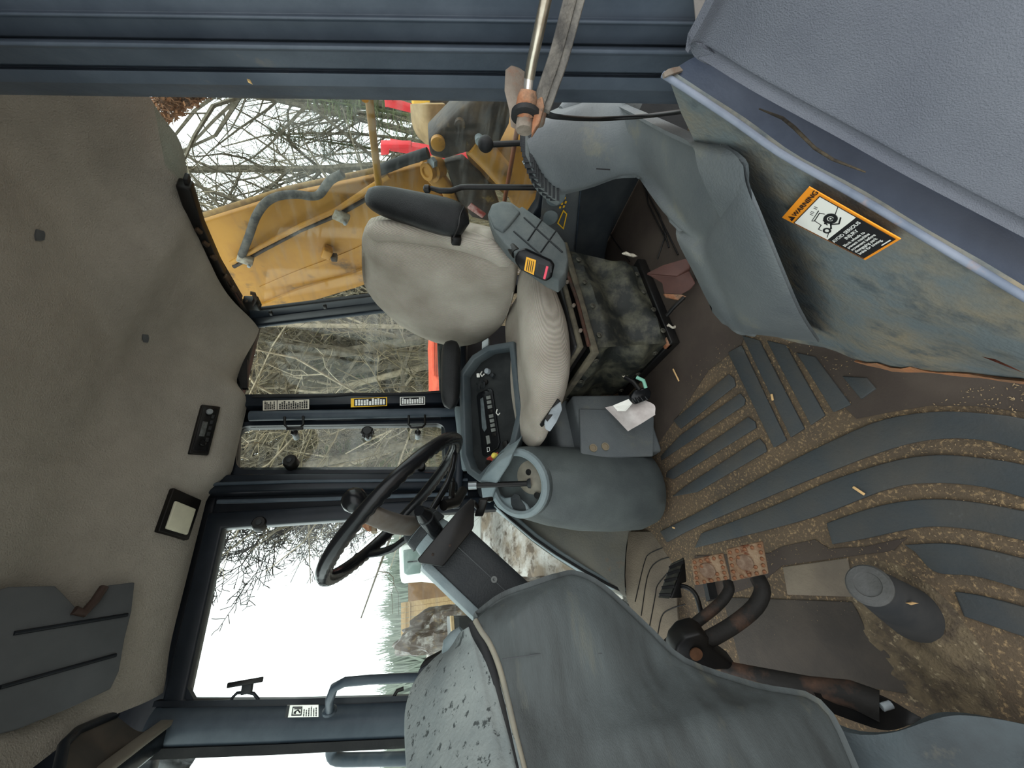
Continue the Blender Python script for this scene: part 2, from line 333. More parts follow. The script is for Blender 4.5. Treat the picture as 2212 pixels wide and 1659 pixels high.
rib([(1395,905),(1392,700),(1290,560),(1300,420),(1400,330),(1560,420),(1650,620),(1600,745),(1530,800),(1470,890),(1420,960)],.0025,MATPL)
rib([(1700,745),(1790,720),(2330,760),(2330,905),(2210,890),(2110,878),(2010,876),(1925,890),(1850,905),(1790,850)],.0025,MATPL)
rib([(1660,1195),(1690,1180),(1760,1165),(1790,1185),(1870,1180),(1960,1160),(1930,1190),(1850,1200),(1690,1222),(1640,1262),(1560,1290),(1500,1290),(1500,1200)],.0022,MATPL)
# rear floor grooves (raised edges of the rear mat)
for l in ([(1300,480),(1360,565)],[(1388,395),(1465,550)],[(1395,410),(1400,440),(1440,520)],[(1410,440),(1425,465),(1445,535)],[(1420,460),(1440,500),(1420,560)],[(1412,375),(1470,480),(1520,560)]):
    tube('mat_rib',[QZ(x,y,.005) for x,y in l],.0025,BLACK,floor,6)
# grit trodden into the grooves: nobody could count it
rg=random.Random(3); gv=[];gf=[]
for i in range(2600):
    a=rg.random(); x=1420+820*a; y=1290-330*a+rg.uniform(-230,170)+ (60*a)
    if rg.random()<.3: x,y=rg.uniform(1480,1840),rg.uniform(740,1010)
    if not(1390<x<2240 and 730<y<1420): continue
    c=QZ(x,y,.0035); s=rg.uniform(.0004,.0011); b=len(gv)
    an=rg.uniform(0,6.28); dx=V((math.cos(an),math.sin(an),0))*s*rg.uniform(1,3); dy=V((-math.sin(an),math.cos(an),0))*s; up=ZUP*s
    if (c.x>.55 and c.y<1.25) : continue
    gv+=[c+dx,c+dy,c-dx,c-dy,c+up]; gf+=[(b,b+1,b+4),(b+1,b+2,b+4),(b+2,b+3,b+4),(b+3,b,b+4),(b,b+1,b+2,b+3)]
grit=mk('floor_grit',gv,gf,mat('grit',(112,94,70),(140,122,96),60,rough=1)); tag(grit,'tan grit and wood crumbs scattered over the ribbed floor mat','grit',kind='stuff')
for i,(x,y,l) in enumerate(((1855,1060,.022),(1668,858,.016),(1455,1140,.012),(1460,810,.05))):
    c=QZ(x,y,.0095); a=(.6,-.3,1.2,.1)[i]
    o=box('wood_chip',c,(l,.005,.003),mat('straw',(196,160,112),rough=.9),None,.001,[V((math.cos(a),math.sin(a),0)),V((-math.sin(a),math.cos(a),0)),ZUP])
    tag(o,['pale wood chip lying on the middle of the curved mat ribs','curled straw bit lying across the slanted mat ribs by the tower foot','small tan chip on the mat just beyond the rusty pedals','long pine needle on the brown floor in front of the seat base'][i],'wood chip')
# ================================================================== CEILING (headliner)
rear=[(0.0,1.22),(.65,1.239),(.762,1.247),(.863,1.214),(.958,1.127),(1.165,1.101),(1.393,1.101),(1.6,1.10)]
def xr(y):
    for (a,b),(c,d) in zip(rear,rear[1:]):
        if y<=c: return b+(d-b)*max(0,(y-a))/(c-a)
    return rear[-1][1]
def sm(a,b,x): t=max(0,min(1,(x-a)/(b-a))); return t*t*(3-2*t)
front=[(0.0,-.2),(1.16,-.168),(1.28,-.12),(1.40,-.105),(1.6,-.07)]
def xf(y):
    for (a,b),(c,d) in zip(front,front[1:]):
        if y<=c: return b+(d-b)*max(0,(y-a))/(c-a)
    return front[-1][1]
def ceil_z(x,y):
    dr=.16*sm(1.13,1.45,y)**.85+.055*sm(.40,.50,x)*sm(.86,.76,x)*sm(1.25,1.42,y)
    db=.15*sm(-.34,0,x-xr(y)); df=.10*sm(.2,0,x-xf(y))
    z=1.645-max(dr,(dr**3+db**3+df**3)**(1/3))
    z+=(.018*mnoise.noise(V((x*2.6,y*2.6,3)))+.008*mnoise.noise(V((x*7,y*7,1))))*sm(1.455,1.2,y)*sm(0,.2,xr(y)-x)
    # ridge that runs from the middle to the radio corner
    d=abs((x-.55)*.55+(y-1.25)*.83); z-=.02*math.exp(-(d/.05)**2)*sm(1.3,.95,y)*sm(.3,.6,x)
    return z
nx,ny=70,64; g=[]
for j in range(ny+1):
    y=.02+(1.455-.02)*j/ny
    for i in range(nx+1):
        a,b=xf(y),xr(y); x=a+(b-a)*i/nx; g.append(V((x,y,ceil_z(x,y))))
N=len(g); W=nx+1; vs=g+[p+V((0,0,.03)) for p in g]; fs=[]
for j in range(ny):
    for i in range(nx): a=j*W+i; fs+=[(a,a+1,a+W+1,a+W),(N+a,N+a+W,N+a+W+1,N+a+1)]
bd=list(range(W))+[j*W+nx for j in range(1,ny+1)]+[ny*W+i for i in range(nx-1,-1,-1)]+[j*W for j in range(ny-1,0,-1)]
for i in range(len(bd)): a,b=bd[i],bd[(i+1)%len(bd)]; fs.append((a,N+a,N+b,b))
ceiling=struct(autos(mk('ceiling',vs,fs,FELT),50),'sagging grey brown felt headliner of the cab')
# roof shell above the lining, keeps daylight out
struct(box('trim_1',(.45,.78,1.745),(1.7,1.66,.03),STEELD,bev=.01),'dark roof skin over the headliner')
struct(box('trim_2',(.45,-.02,1.68),(1.7,.06,.15),STEELD,bev=.01),'dark roof rail above the open door')
struct(box('trim_3',(1.27,.78,1.65),(.06,1.66,.19),STEELD,bev=.01),'dark roof rail above the rear window')
struct(box('trim_4',(.45,1.53,1.63),(1.7,.05,.24),STEELD,bev=.01),'dark roof rail above the right windows')
def onceil(x,y,off=.004):
    r=ray(x,y); t=.3
    while t<3:
        p=CAM+r*t
        if p.z>ceil_z(p.x,p.y)-off: return p
        t+=.002
    return p
rv=sheet('rivet_cover',[[onceil(80,495),onceil(88,497),onceil(96,500)],[onceil(78,508),onceil(88,508),onceil(98,508)],[onceil(80,520),onceil(88,520),onceil(96,519)]],VISORM,ceiling,.003,6,6)
sheet('rivet_cover',[[onceil(309,722),onceil(315,723),onceil(321,724)],[onceil(308,730),onceil(315,731),onceil(322,732)],[onceil(310,739),onceil(315,740),onceil(320,740)]],VISORM,ceiling,.003,6,6)
# radio in the headliner fascia
def quadthing(name,label,cat,c4,m,th,bev=.003):
    c=sum((V(p) for p in c4),V((0,0,0)))/4; t=thing(name,label,cat,c)
    n=(V(c4[1])-V(c4[0])).cross(V(c4[3])-V(c4[0])).normalized()
    if n.dot(CAM-c)<0: n=-n
    return t,n,c
pr=V((.61,1.365,1.50)); nr_=V((0,-.82,-.57)).normalized()
rc=[onceil(x,y,.012) for x,y in ((435,874),(476,879),(450,983),(407,980))]   # top edge, bottom edge ... viewed upright
t,n,c=quadthing('radio','slim black radio let into the felt headliner above the narrow window','radio',rc,GLOSSB,.03)
prism('case',[p+n*.004 for p in rc],n,.05,BLACK,t,.003)
def rl(s,u,o=.006): return rc[0]*(1-s)*(1-u)+rc[1]*s*(1-u)+rc[2]*s*u+rc[3]*(1-s)*u+n*o
prism('face',[rl(.1,.06),rl(.9,.06),rl(.9,.94),rl(.1,.94)],n,.004,GLOSSB,t,.001)
prism('display',[rl(.25,.36,.008),rl(.52,.36,.008),rl(.52,.66,.008),rl(.25,.66,.008)],n,.003,mat('radio display',(96,100,100),(70,72,72),60,rough=.2),t,.0005)
for k in range(5): prism('button',[rl(.62,.2+.12*k,.008),rl(.78,.2+.12*k,.008),rl(.78,.28+.12*k,.008),rl(.62,.28+.12*k,.008)],n,.003,PLASTD,t,.0006)
lathe('knob',[(.009,0),(.009,.008),(.007,.01)],rl(.5,.8,.005),n,GLOSSB,t,16); lathe('knob',[(.009,0),(.009,.008),(.007,.01)],rl(.45,.15,.005),n,SILV,t,16)
# dome lamp
pl=V((.37,1.40,1.52)); nl=V((-.05,-.72,-.69)).normalized()
lc=[onceil(x,y,.012) for x,y in ((372,1054),(433,1081),(405,1167),(339,1148))]
t,n,c=quadthing('dome_lamp','square cream lensed dome lamp in a black bezel on the headliner edge','lamp',lc,BLACK,.02)
rc=lc; prism('bezel',[p+n*.006 for p in lc],n,.03,BLACK,t,.003); prism('lens',[rl(.14,.28,.013),rl(.86,.28,.013),rl(.86,.92,.013),rl(.14,.92,.013)],n,.01,LAMPM,t,.004)
# blue grey visor panel on the front headliner
pv=V((.05,1.2,1.575)); nv_=V((.12,-.25,-1)).normalized()
vp=[(-60,1290),(20,1267),(120,1265),(140,1285),(165,1312),(182,1318),(200,1300),(235,1264),(292,1257),(285,1320),(270,1380),(258,1450),(240,1488),(150,1530),(40,1575),(-60,1600)]
q1,q2,q3=onceil(20,1290),onceil(270,1330),onceil(60,1550); nv_=(q2-q1).cross(q3-q1).normalized(); nv_=-nv_ if nv_.z>0 else nv_; pv=q1+nv_*.03
vpts=[QN(x,y,pv,nv_) for x,y in vp]
t=thing('sun_visor','folded blue grey sun visor panel hanging under the front headliner','visor',sum(vpts,V((0,0,0)))/len(vpts))
prism('panel',vpts,nv_,.012,VISORM,t,.003)
for l in (((30,1368),(275,1328)),((0,1485),(250,1415))):
    tube('seam',[QN(x,y,pv+nv_*.001,nv_) for x,y in l],.004,STEELD,t,8)
tube('clip',[QN(x,y,pv+nv_*.004,nv_) for x,y in ((160,1318),(180,1325),(205,1298),(225,1268))],.009,mat('brown clip',(58,46,42),rough=.6),t,10)
# ================================================================== RIGHT SIDE
def R(x,y,o=0): return QY(x,y,RY+o)
struct(box('trim_14',(.42,1.515,1.56),(1.62,.04,.17),STEELD,bev=.006),'dark header over the right door and windows')
# door (front right): frame round the glass
dl=[(485,1132),(700,1122),(1000,1102),(1064,1096),(1100,1125),(1150,1168),(1200,1204),(1260,1242),(1310,1270),(1362,1292),(1300,1345),(1100,1440),(870,1512),(420,1521),(402,1512)]
dp=[R(x,y) for x,y in dl]
dp[9]=V((-.055,RY,.075)); dp[10]=V((-.20,RY,.08)); dp[11]=V((-.25,RY,.45))
door=thing('door_1','right hand cab door with dark steel frame and curved lower glass','door',(0.1,RY,.07)); door['kind']='structure'; del door['category']
pane=prism('pane',dp,YIN,.005,GLASS,door)
upper=[dp[8],dp[7],dp[6],dp[5],dp[4],dp[3],dp[2],dp[1],dp[0],dp[14],dp[13],dp[12],dp[11],dp[10],dp[9]]
cen=sum(dp,V((0,0,0)))/len(dp)
rbar('door_frame',[p+(p-V((.1,RY,.9))).normalized()*.022 for p in [dp[3],dp[2],dp[1],dp[0],dp[14],dp[13],dp[12],dp[11],dp[10]]],.05,.05,(0,1,0),STEELD,door,bev=.006)
rbar('door_sill_lip',[p+V((.009,-.012,-.006)) for p in dp[3:10]],.026,.04,(0,1,0),PLASTL,door,bev=.006)
prism('gusset',[R(400,1478,-.02),R(425,1522,-.02),R(395,1530,-.02)],YIN,.02,STEELD,door)
# rubber bump stops, latch, glass screw
lathe('bump_stop',[(.021,0),(.021,.03),(.017,.036)],R(562,1136,-.002),(0.1,-.8,-.1),BLACK,door,20); lathe('bump_stop_washer',[(.009,0),(.009,.039),(.006,.040)],R(562,1136,-.002),(0.1,-.8,-.1),PLASTD,door,14)
prism('bump_stop_plate',[R(548,1108,.0),R(577,1108,0),R(577,1135,0),R(548,1135,0)],YIN,.012,BLACK,door)
lathe('glass_screw',[(.010,0),(.010,.012),(.006,.015)],R(772,1202,-.001),(0,-1,0),BLACK,door,14)
lt=tube('latch_handle',[R(*a,-.02) for a in ((500,1524),(501,1508),(512,1497),(530,1495),(548,1498),(558,1510),(557,1524))],.004,STEELD,door,10)
box('latch_bar',R(530,1474,-.03),(.012,.008,.085),BLACK,lt,.002); box('latch_block',R(534,1487,-.025),(.025,.014,.026),PLASTD,lt,.003)
tube('latch_pin',[R(525,1478,-.02),R(524,1499,-.025)],.003,BLACK,lt,8)
tube('latch_handle',[R(*a,-.02) for a in ((872,1487),(858,1492),(850,1505),(848,1520))],.005,BLACK,door,10)
# fixed post between door and narrow window
t5=struct(rbar('trim_5',[R(425,1052),R(640,1046),R(1075,1040)],.062,.07,(0,1,0),STEELD,bev=.01),'dark post between the right door and the narrow window')
tube('post_bead',[R(455,1046,-.04),R(640,1040,-.04),R(1010,1036,-.04)],.006,STEELM,t5,10); tube('post_bead',[R(470,1084,-.045),R(700,1078,-.045),R(1010,1066,-.045)],.007,STEELM,t5,10)
# narrow hinged window
c4=[R(1000,1028),R(1000,905),R(493,912),R(488,1028)]
w2=thing('window_2','narrow hinged window with rounded corners beside the door post','window',R(750,965)); w2['kind']='structure'; del w2['category']
o,inn=ringframe('window_frame',c4,.105,.925,.085,.965,.16,.04,YIN,STEELD,w2,.28)
prism('pane',[p+V((0,.012,0)) for p in inn],YIN,.005,GLASSD,w2)
def latch(yc):
    x0,x1=yc
    h=tube('latch_handle',[R(x0,895,-.03),R(x0,918,-.055),R(x0+6,924,-.058),R(x1-6,923,-.058),R(x1,917,-.055),R(x1,892,-.03)],.0045,BLACK,w2,10)
    cx=(x0+x1)/2+2; lathe('latch_bolt',[(.009,0),(.012,.004),(.012,.012),(.008,.016),(.004,.017),(.004,.036)],R(cx,937,.005),(0.2,-1,.0),BLACK,w2,16)
    lathe('latch_sleeve',[(.010,-.03),(.010,.0)],R(cx,937,.005),(0.2,-1,0),SILV,w2,16)
    return h
h=latch((615,655)); box('latch_bar',R(637,926,-.06),(.010,.006,.055),BLACK,h,.002); latch((883,918))
lathe('window_knob',[(.006,-.02),(.012,-.018),(.012,0),(.021,.002),(.021,.016),(.015,.021)],R(794,935,.0),(0.1,-1,0),BLACK,w2,18)
for a in range(8):
    an=a*math.pi/4; cc=R(794,935,-.009)+V((math.cos(an)*.019,0,math.sin(an)*.019)); lathe('knob_lobe',[(.006,-.008),(.006,.008),(.004,.01)],cc,(0,-1,0),BLACK,w2,10)
lathe('window_knob_sleeve',[(.014,-.03),(.014,0)],R(794,938,.012),(.1,-1,0),SILV,w2,16)
lathe('bump_stop',[(.024,0),(.024,.03),(.019,.036)],R(631,1003,-.002),(0.1,-1,.05),BLACK,w2,20); lathe('bump_stop_washer',[(.009,.03),(.009,.039),(.006,.04)],R(631,1003,-.002),(0.1,-1,.05),PLASTD,w2,14)
lathe('bump_stop',[(.016,0),(.016,.02),(.012,.024)],R(910,1010,-.002),(0.1,-1,.05),BLACK,w2,16)
# sticker post
struct(prism('trim_12',[R(440,1100,.035),R(440,830,.035),R(1080,820,.035),R(1080,1100,.035)],YIN,.012,STEELD),'backing') if 0 else None
struct(prism('trim_12',[R(520,922,.03),R(525,852,.03),R(1020,846,.03),R(1010,918,.03)],YIN,.015,STEELD),'dark backing behind the sticker post')
struct(prism('trim_13',[R(430,1112,.03),R(440,1010,.03),R(1080,1008,.03),R(1070,1092,.03)],YIN,.015,STEELD),'dark backing behind the door post')
t6=struct(rbar('trim_6',[R(530,872),R(760,868),R(1010,864)],.05,.06,(0,1,0),STEELD,bev=.004),'dark post carrying three stickers right of the narrow window')
tube('post_tube',[R(540,899,-.025),R(760,895,-.025),R(1010,890,-.025)],.019,STEELM,t6,20)
tube('rubber_seal',[R(*a,-.03) for a in ((545,857),(610,856),(720,855),(760,851),(800,852),(900,850),(960,846))],.006,RUBBER,t6,8)
def sticker(par,c4,n,m,name,label):
    o=prism(name,[p+n*.0012 for p in c4],n,.001,m,par); o['label']=label; return o
def lines(par,c4,n,s0,s1,rows,m,w=.35,rg=None,u0=.08,u1=.92,seed=1):
    rg=random.Random(seed)
    def bl(s,u): return c4[0]*(1-s)*(1-u)+c4[1]*s*(1-u)+c4[2]*s*u+c4[3]*(1-s)*u+n*.0018
    vs=[];fs=[]
    for k in range(rows):
        a=s0+(s1-s0)*(k+.5)/rows; d=(s1-s0)/rows*w; u=u0
        e=u0+(u1-u0)*rg.uniform(.6,1)
        while u<e-.03:
            q=min(e,u+rg.uniform(.08,.25)); b=len(vs); vs+=[bl(a-d,u),bl(a+d,u),bl(a+d,q),bl(a-d,q)]; fs.append((b,b+1,b+2,b+3)); u=q+.03
    return mk('printed_lines',vs,fs,m,par)
STK=RY-.031
def SQ(l): return [QY(x,y,STK) for x,y in l]
c=SQ([(568,887),(668,884),(668,863),(568,866)]); s=sticker(t6,c,YIN,CREAM,'instruction_sticker','cream instruction sticker, topmost on the post')
lines(s,c,YIN,.03,.26,6,BLK,seed=2); lines(s,c,YIN,.34,.97,13,BLK,seed=3); prism('divider',[c[0].lerp(c[1],.295)+YIN*.002,c[0].lerp(c[1],.31)+YIN*.002,c[3].lerp(c[2],.31)+YIN*.002,c[3].lerp(c[2],.295)+YIN*.002],YIN,.0005,BLK,s)
c=SQ([(758,880),(836,877),(836,858),(758,861)]); s=sticker(t6,c,YIN,YLAB,'warning_sticker','yellow bordered black warning sticker in the middle of the post')
def inset(c4,a,b,cc,d): 
    f=lambda s,u:c4[0]*(1-s)*(1-u)+c4[1]*s*(1-u)+c4[2]*s*u+c4[3]*(1-s)*u
    return [f(a,cc),f(b,cc),f(b,d),f(a,d)]
q=[p+YIN*.0016 for p in inset(c,.085,.975,.07,.93)]; prism('black_field',q,YIN,.0004,BLK,s); lines(s,[p+YIN*.0008 for p in q],YIN,.03,.97,11,WTXT,.36,seed=5)
c=SQ([(864,876),(918,874),(918,857),(864,858)]); s=sticker(t6,c,YIN,WHITE,'notice_sticker','white bordered black notice sticker, lowest on the post')
q=[p+YIN*.0016 for p in inset(c,.03,.97,.06,.94)]; prism('black_field',q,YIN,.0004,BLK,s); lines(s,[p+YIN*.0008 for p in q],YIN,.03,.97,9,WTXT,.36,seed=6)
# right rear window and corner post
w3=thing('window_3','right rear side window looking into the woods','window',R(760,770)); w3['kind']='structure'; del w3['category']
prism('pane',[R(515,860,.01),R(1010,848,.01),R(1010,640,.01),R(515,700,.01)],YIN,.005,GLASSD,w3)
prism('gap_patch',[R(512,768,-.015),R(520,760,-.015),R(534,775,-.015),R(534,838,-.015),R(522,838,-.015),R(514,815,-.015)],YIN,.015,RUBBER,w3)  # last piece: black patch standing in for the dark gap between headliner and post
t7=struct(rbar('trim_7',[QX(505,690,1.15)+V((0,.0,0)),QX(800,653,1.15),QX(1050,622,1.15),QX(1200,603,1.15)],.05,.06,(1,0,0),STEELD,bev=.004),'dark rear right corner post')
rbar('post_strip',[QX(520,701,1.14),QX(800,668,1.14),QX(1060,638,1.14)],.016,.05,(1,0,0),STEELM,t7,bev=.004)
rbar('rubber_seal',[QX(560,668,1.118),QX(800,638,1.118),QX(1010,612,1.118)],.008,.014,(1,0,0),RUBBER,t7,bev=.002)
for a in ((585,676),(702,662)): box('clip',QX(*a,1.115),(.012,.02,.012),BLACK,t7,.002)
# lower right wall behind the console, sloping fender wall under the door sill
wr=struct(prism('wall_right',[V((1.2,RY+.02,.72)),V((.34,RY+.02,.72)),V((.33,RY+.02,.55)),V((-.05,RY+.02,.06)),V((-.05,RY+.02,0)),V((1.2,RY+.02,0))],YIN,.03,STEELD),'dark lower wall under the right windows')
rbar('wall_ledge',[R(985,1100,-.03),R(1000,900,-.05),R(1000,640,-.04)],.05,.03,(0,0,1),STEELD,wr,bev=.006)
rbar('ledge_lip',[QY(1012,1016,1.41),QY(998,905,1.41),QY(995,880,1.41)],.03,.05,(0,0,1),PLASTL,wr,bev=.006)
fl=[(1392,1090),(1372,1130),(1356,1165),(1351,1200),(1349,1245),(1352,1285),(1362,1300)]
sheet('inner_fender_wall',[[R(x,y,-.005) for x,y in ((1068,1098),(1100,1126),(1150,1170),(1200,1206),(1260,1244),(1310,1272),(1362,1294))],
   [QY(x,y,RY-.03) for x,y in ((1230,1090),(1236,1128),(1252,1168),(1275,1204),(1300,1244),(1330,1276),(1364,1297))],
   [(QZ(x,y,.01) if QZ(x,y,.01).y<1.43 else QY(x,y,1.43)) for x,y in fl],],mat('dusty fender wall',(110,108,98),(96,98,94),6,.4,.7,rough=.7,bump=.3,bscale=160,c3=(128,100,76),s3=8,t3=(.6,.75)),wr,.012,24,12)
rbar('door_seal',[R(*a,-.03) for a in ((1070,1090),(1102,1120),(1152,1162),(1202,1197),(1262,1234),(1312,1262),(1356,1283))],.01,.012,(0,1,0),RUBBER,wr)
# A post, windshield
ap=[QY(330,1570,RY+.0),QY(600,1563,RY+.0),QY(900,1552,RY+.0)]; ax=(ap[2]-ap[0]).normalized(); ap.append(ap[2]+ax*.75)
t8=struct(tube('trim_8',ap,[.048]*4,STEELM,k=28),'dark round front right corner post')
rbar('rubber_seal',[p+V((-.045,-.03,0)) for p in ap],.02,.02,(0,1,0),RUBBER,t8)
rbar('glass_channel',[p+V((.05,-.012,0)) for p in ap],.012,.03,(0,1,0),STEELD,t8)
tube('grab_handle',[P(*a) for a in ((712,1537,1.0),(712,1512,.96),(722,1485,.95),(745,1473,.95),(800,1468,.965),(880,1464,.985),(960,1462,1.0))],.0105,STEELM,t8,14)
lathe('handle_flange',[(.018,0),(.018,.006),(.012,.012)],P(712,1538,1.0),(ray(712,1500)-ray(712,1538)),STEELM,t8,16)
pa=P(655,1535,.975); 
c=[P(618,1546,.985),P(690,1545,.985),P(690,1519,.985),P(623,1520,.985)]; nn=-(c[1]-c[0]).cross(c[3]-c[0]).normalized(); nn=nn if nn.dot(CAM-c[0])>0 else -nn
s=sticker(t8,[p+nn*.004 for p in c],nn,WHITE,'glass_sticker','white pictogram sticker on the round front post'); c=[p+nn*.004 for p in c]
prism('header_strip',[p+nn*.002 for p in inset(c,0,.09,0,1)],nn,.0005,BLK,s); fr=inset(c,.2,.48,.2,.85)
rbar('pictogram_frame',[p+nn*.002 for p in fr],.0022,.001,nn,BLK,s,True)
mid=sum(fr,V((0,0,0)))/4+nn*.002; ux=(c[1]-c[0]).normalized(); uy=(c[3]-c[0]).normalized()
tube('pictogram',[mid+ux*.009-uy*.004,mid+ux*.002+uy*.003,mid-ux*.006-uy*.003],.0016,BLK,s,6); tube('pictogram',[mid-ux*.008+uy*.006,mid+ux*.009+uy*.006],.0012,BLK,s,6); tube('pictogram',[mid-ux*.007-uy*.004,mid-ux*.002-uy*.005],.0018,BLK,s,6)
lines(s,[p for p in c],nn,.52,.97,6,BLK,.22,seed=8)
w5=thing('window_4','front windscreen left of the round corner post','window',(-.35,.9,1.1)); w5['kind']='structure'; del w5['category']
fx=ap[0]+V((-.06,0,.05)); fb=ap[2]+V((-.06,0,-.1)); prism('pane',[fx,fb,V((fb.x,.1,fb.z)),V((fx.x,.1,fx.z))],(1,0,0),.005,GLASS,w5)
hd=[P(345,1588,.97),P(270,1645,.86),P(200,1700,.78),P(90,1790,.68)]
t9=struct(rbar('trim_9',hd,.045,.05,ax,STEELD,bev=.008),'dark windscreen header with a folded bracket')
rbar('header_lip',[p+V((.03,0,-.02)) for p in hd],.012,.03,ax,mat('grey lip',(108,104,96),rough=.6),t9,bev=.003)
sheet('visor_bracket',[[P(250,1545,.9),P(170,1580,.8),P(138,1612,.74),P(128,1680,.68)],[P(300,1580,.92),P(235,1612,.83),P(190,1640,.77),P(170,1700,.71)],[P(345,1572,.95),P(300,1612,.9),P(255,1650,.84),P(230,1700,.78)]],mat('visor bracket',(78,72,66),(60,58,56),8,rough=.6),t9,.01,14,10)
tube('bracket_edge',[P(250,1543,.9),P(168,1578,.8),P(138,1608,.74),P(126,1665,.69),P(122,1720,.64)],.009,STEELD,t9,10)
# ================================================================== REAR WALL, REAR WINDOW
def XX(z): return 1.15+ (1.5-z)*.045    # rear plane leans a little
RN=V((-1,0,-.045)).normalized(); RP=V((1.15,0,1.5))
def B(x,y,o=0): return QN(x,y,RP+RN*o,RN)
w4=thing('window_1','wide rear window behind the seat','window',B(800,430)); w4['kind']='structure'; del w4['category']
prism('pane',[B(380,480,-.01),B(530,690,-.01),B(1015,640,-.01),B(1168,440,-.01),B(1200,200,-.01),B(1180,60,-.01),B(300,60,-.01)],RN,.005,GLASS,w4)
rbar('top_frame',[B(398,395,.01),B(425,480,.01),B(470,580,.01),B(530,684,.01)],.035,.04,RN,BLACK,w4,bev=.005)
rbar('top_rail',[B(402,380,.0),B(418,440,0),B(452,530,0),B(520,645,0)],.012,.03,RN,RUBBER,w4,bev=.003)
for a in ((430,497),(445,525),(462,555),(490,600),(505,625)): box('frame_clip',B(*a,.03),(.02,.02,.012),GREASE,w4,.003,[V((1,0,0)),V((0,.7,-.3)),V((0,.3,.7))])
box('latch_base',B(545,655,.04),(.035,.05,.05),BLACK,w4,.006); tube('latch_hook',[B(545,662,.05),B(552,645,.055),B(548,634,.06),B(541,633,.06)],.007,GREASE,w4,10); tube('latch_pin',[B(530,650,.05),B(560,660,.05)],.006,GREASE,w4,10)
rbar('sill_frame',[B(1010,648,.0),B(1090,555,.0),B(1168,440,.0),B(1172,420,0),B(1205,215,.0),B(1225,60,0)],.035,.05,RN,STEELD,w4,bev=.005)
# two window guard rails outside the glass
t=thing('guard_rail','yellow guard rail crossing behind the rear glass','rail',QX(806,290,1.32)); tube('rail_bracket',[QX(795,150,1.32),QX(795,150,1.32)+V((-.16,0,0))],.01,YEL,t,8); tube('rail',[QX(792,150,1.32),QX(800,240,1.32),QX(808,310,1.32),QX(818,400,1.32),QX(824,460,1.32)],.012,YEL,t,12)
t=thing('guard_rail','rusty brown guard rail low behind the rear glass','rail',QX(1105,350,1.34)); tube('rail_bracket',[QX(1078,500,1.34),QX(1078,500,1.34)+V((-.20,0,0))],.008,BLACK,t,8); tube('rail',[QX(1135,180,1.34),QX(1118,275,1.34),QX(1105,350,1.34),QX(1088,445,1.34),QX(1075,520,1.34)],.008,mat('rust brown rail',(120,64,36),(96,52,30),20,rough=.5),t,12)
E2=lambda x,y,o=0:B(x,y,o)
zs=B(1170,430).z
wl=struct(sheet('wall_rear',[[B(1168,640,.03),B(1168,520,.03),B(1172,440,.03),B(1190,330,.03),B(1215,200,.03),B(1235,60,.03)],
   [QX(1240,640,1.21),QX(1243,520,1.21),QX(1250,440,1.21),QX(1262,330,1.21),QX(1290,200,1.21),QX(1310,60,1.21)]],PLAST,None,.02,24,4,away=(1,0,0)),'grey sill console under the rear window')
sheet('kick_panel',[[QX(1241,640,1.208),QX(1244,520,1.208),QX(1251,440,1.208),QX(1263,330,1.208),QX(1300,60,1.208)],
   [QX(1300,640,1.26),QX(1310,520,1.26),QX(1330,430,1.26),QX(1350,330,1.26),QX(1380,60,1.26)],[V((1.30,1.45,.004)),V((1.31,1.1,.004)),V((1.32,.8,.004)),V((1.32,.5,.004)),V((1.3,.2,.004))]],mat('kick grey',(46,51,55),(60,64,66),6,rough=.5),wl,.01,24,8,away=(1,0,0))
rbar('kick_edge',[QX(1243,540,1.2),QX(1252,430,1.2),QX(1264,320,1.2)],.006,.01,(1,0,0),STEELM,wl,bev=.002)
for a,r_ in (((1200,425),.034),((1187,470),.03)): lathe('embossed_disc',[(r_,0),(r_,.003),(r_-.004,.004)],QX(*a,1.176),(-1,0,0),PLASTL,wl,24)
c=[QX(x,y,1.176) for x,y in ((1205,482),(1217,455),(1224,462),(1217,494))]
rbar('yellow_outline',c,.004,.002,(1,0,0),YLAB,wl,True)
for a in ((1212,432),(1220,428),(1214,440),(1222,437),(1210,448),(1218,446)): box('yellow_print',QX(*a,1.176),(.002,.008,.006),YLAB,wl)
# ================================================================== LEFT DOOR POST, SILL, FENDER
U=(-DN+RT*.0136).normalized()
prof=[(216,.575),(206,.555),(193,.535),(188,.52),(160,.50),(156,.512),(152,.512),(148,.495),(113,.465),(109,.452),(100,.449),(95,.456),(92,.47),(88,.462),(47,.442),(44,.43),(37,.428),(33,.436),(6,.425),(-90,.385),(-220,.34),(-300,.36),(-240,.46),(-60,.56),(150,.62)]
pl_=[];
for y,d in prof:
    a=P(800,y,d); f=d/FOC
    pl_.append((a+U*(d*1450/FOC),a-U*(d*(760+(14 if y>140 else 0))/FOC)))
k=len(pl_); vs=[p[0] for p in pl_]+[p[1] for p in pl_]; fs=[(i,(i+1)%k,k+(i+1)%k,k+i) for i in range(k)]+[tuple(range(k)),tuple(reversed(range(k,2*k)))]
t10=struct(bevel(mk('trim_10',vs,fs,STEEL),.0025,2,20),'folded blue grey left door post close to the camera')
mk('paint_chip',[P(533,170,.49),P(540,172,.49),P(546,183,.49),P(536,178,.49),P(536,174,.487)],[(0,1,4),(1,2,4),(2,3,4),(3,0,4),(0,1,2,3)],mat('bare chip',(214,180,120),rough=.8),t10)
# black shut gap behind the post
prism('shut_gap',[P(1180,170,1.0),P(1180,300,1.05),P(1480,300,1.0),P(1520,150,.95)],RT*-1,.02,RUBBER,t10)
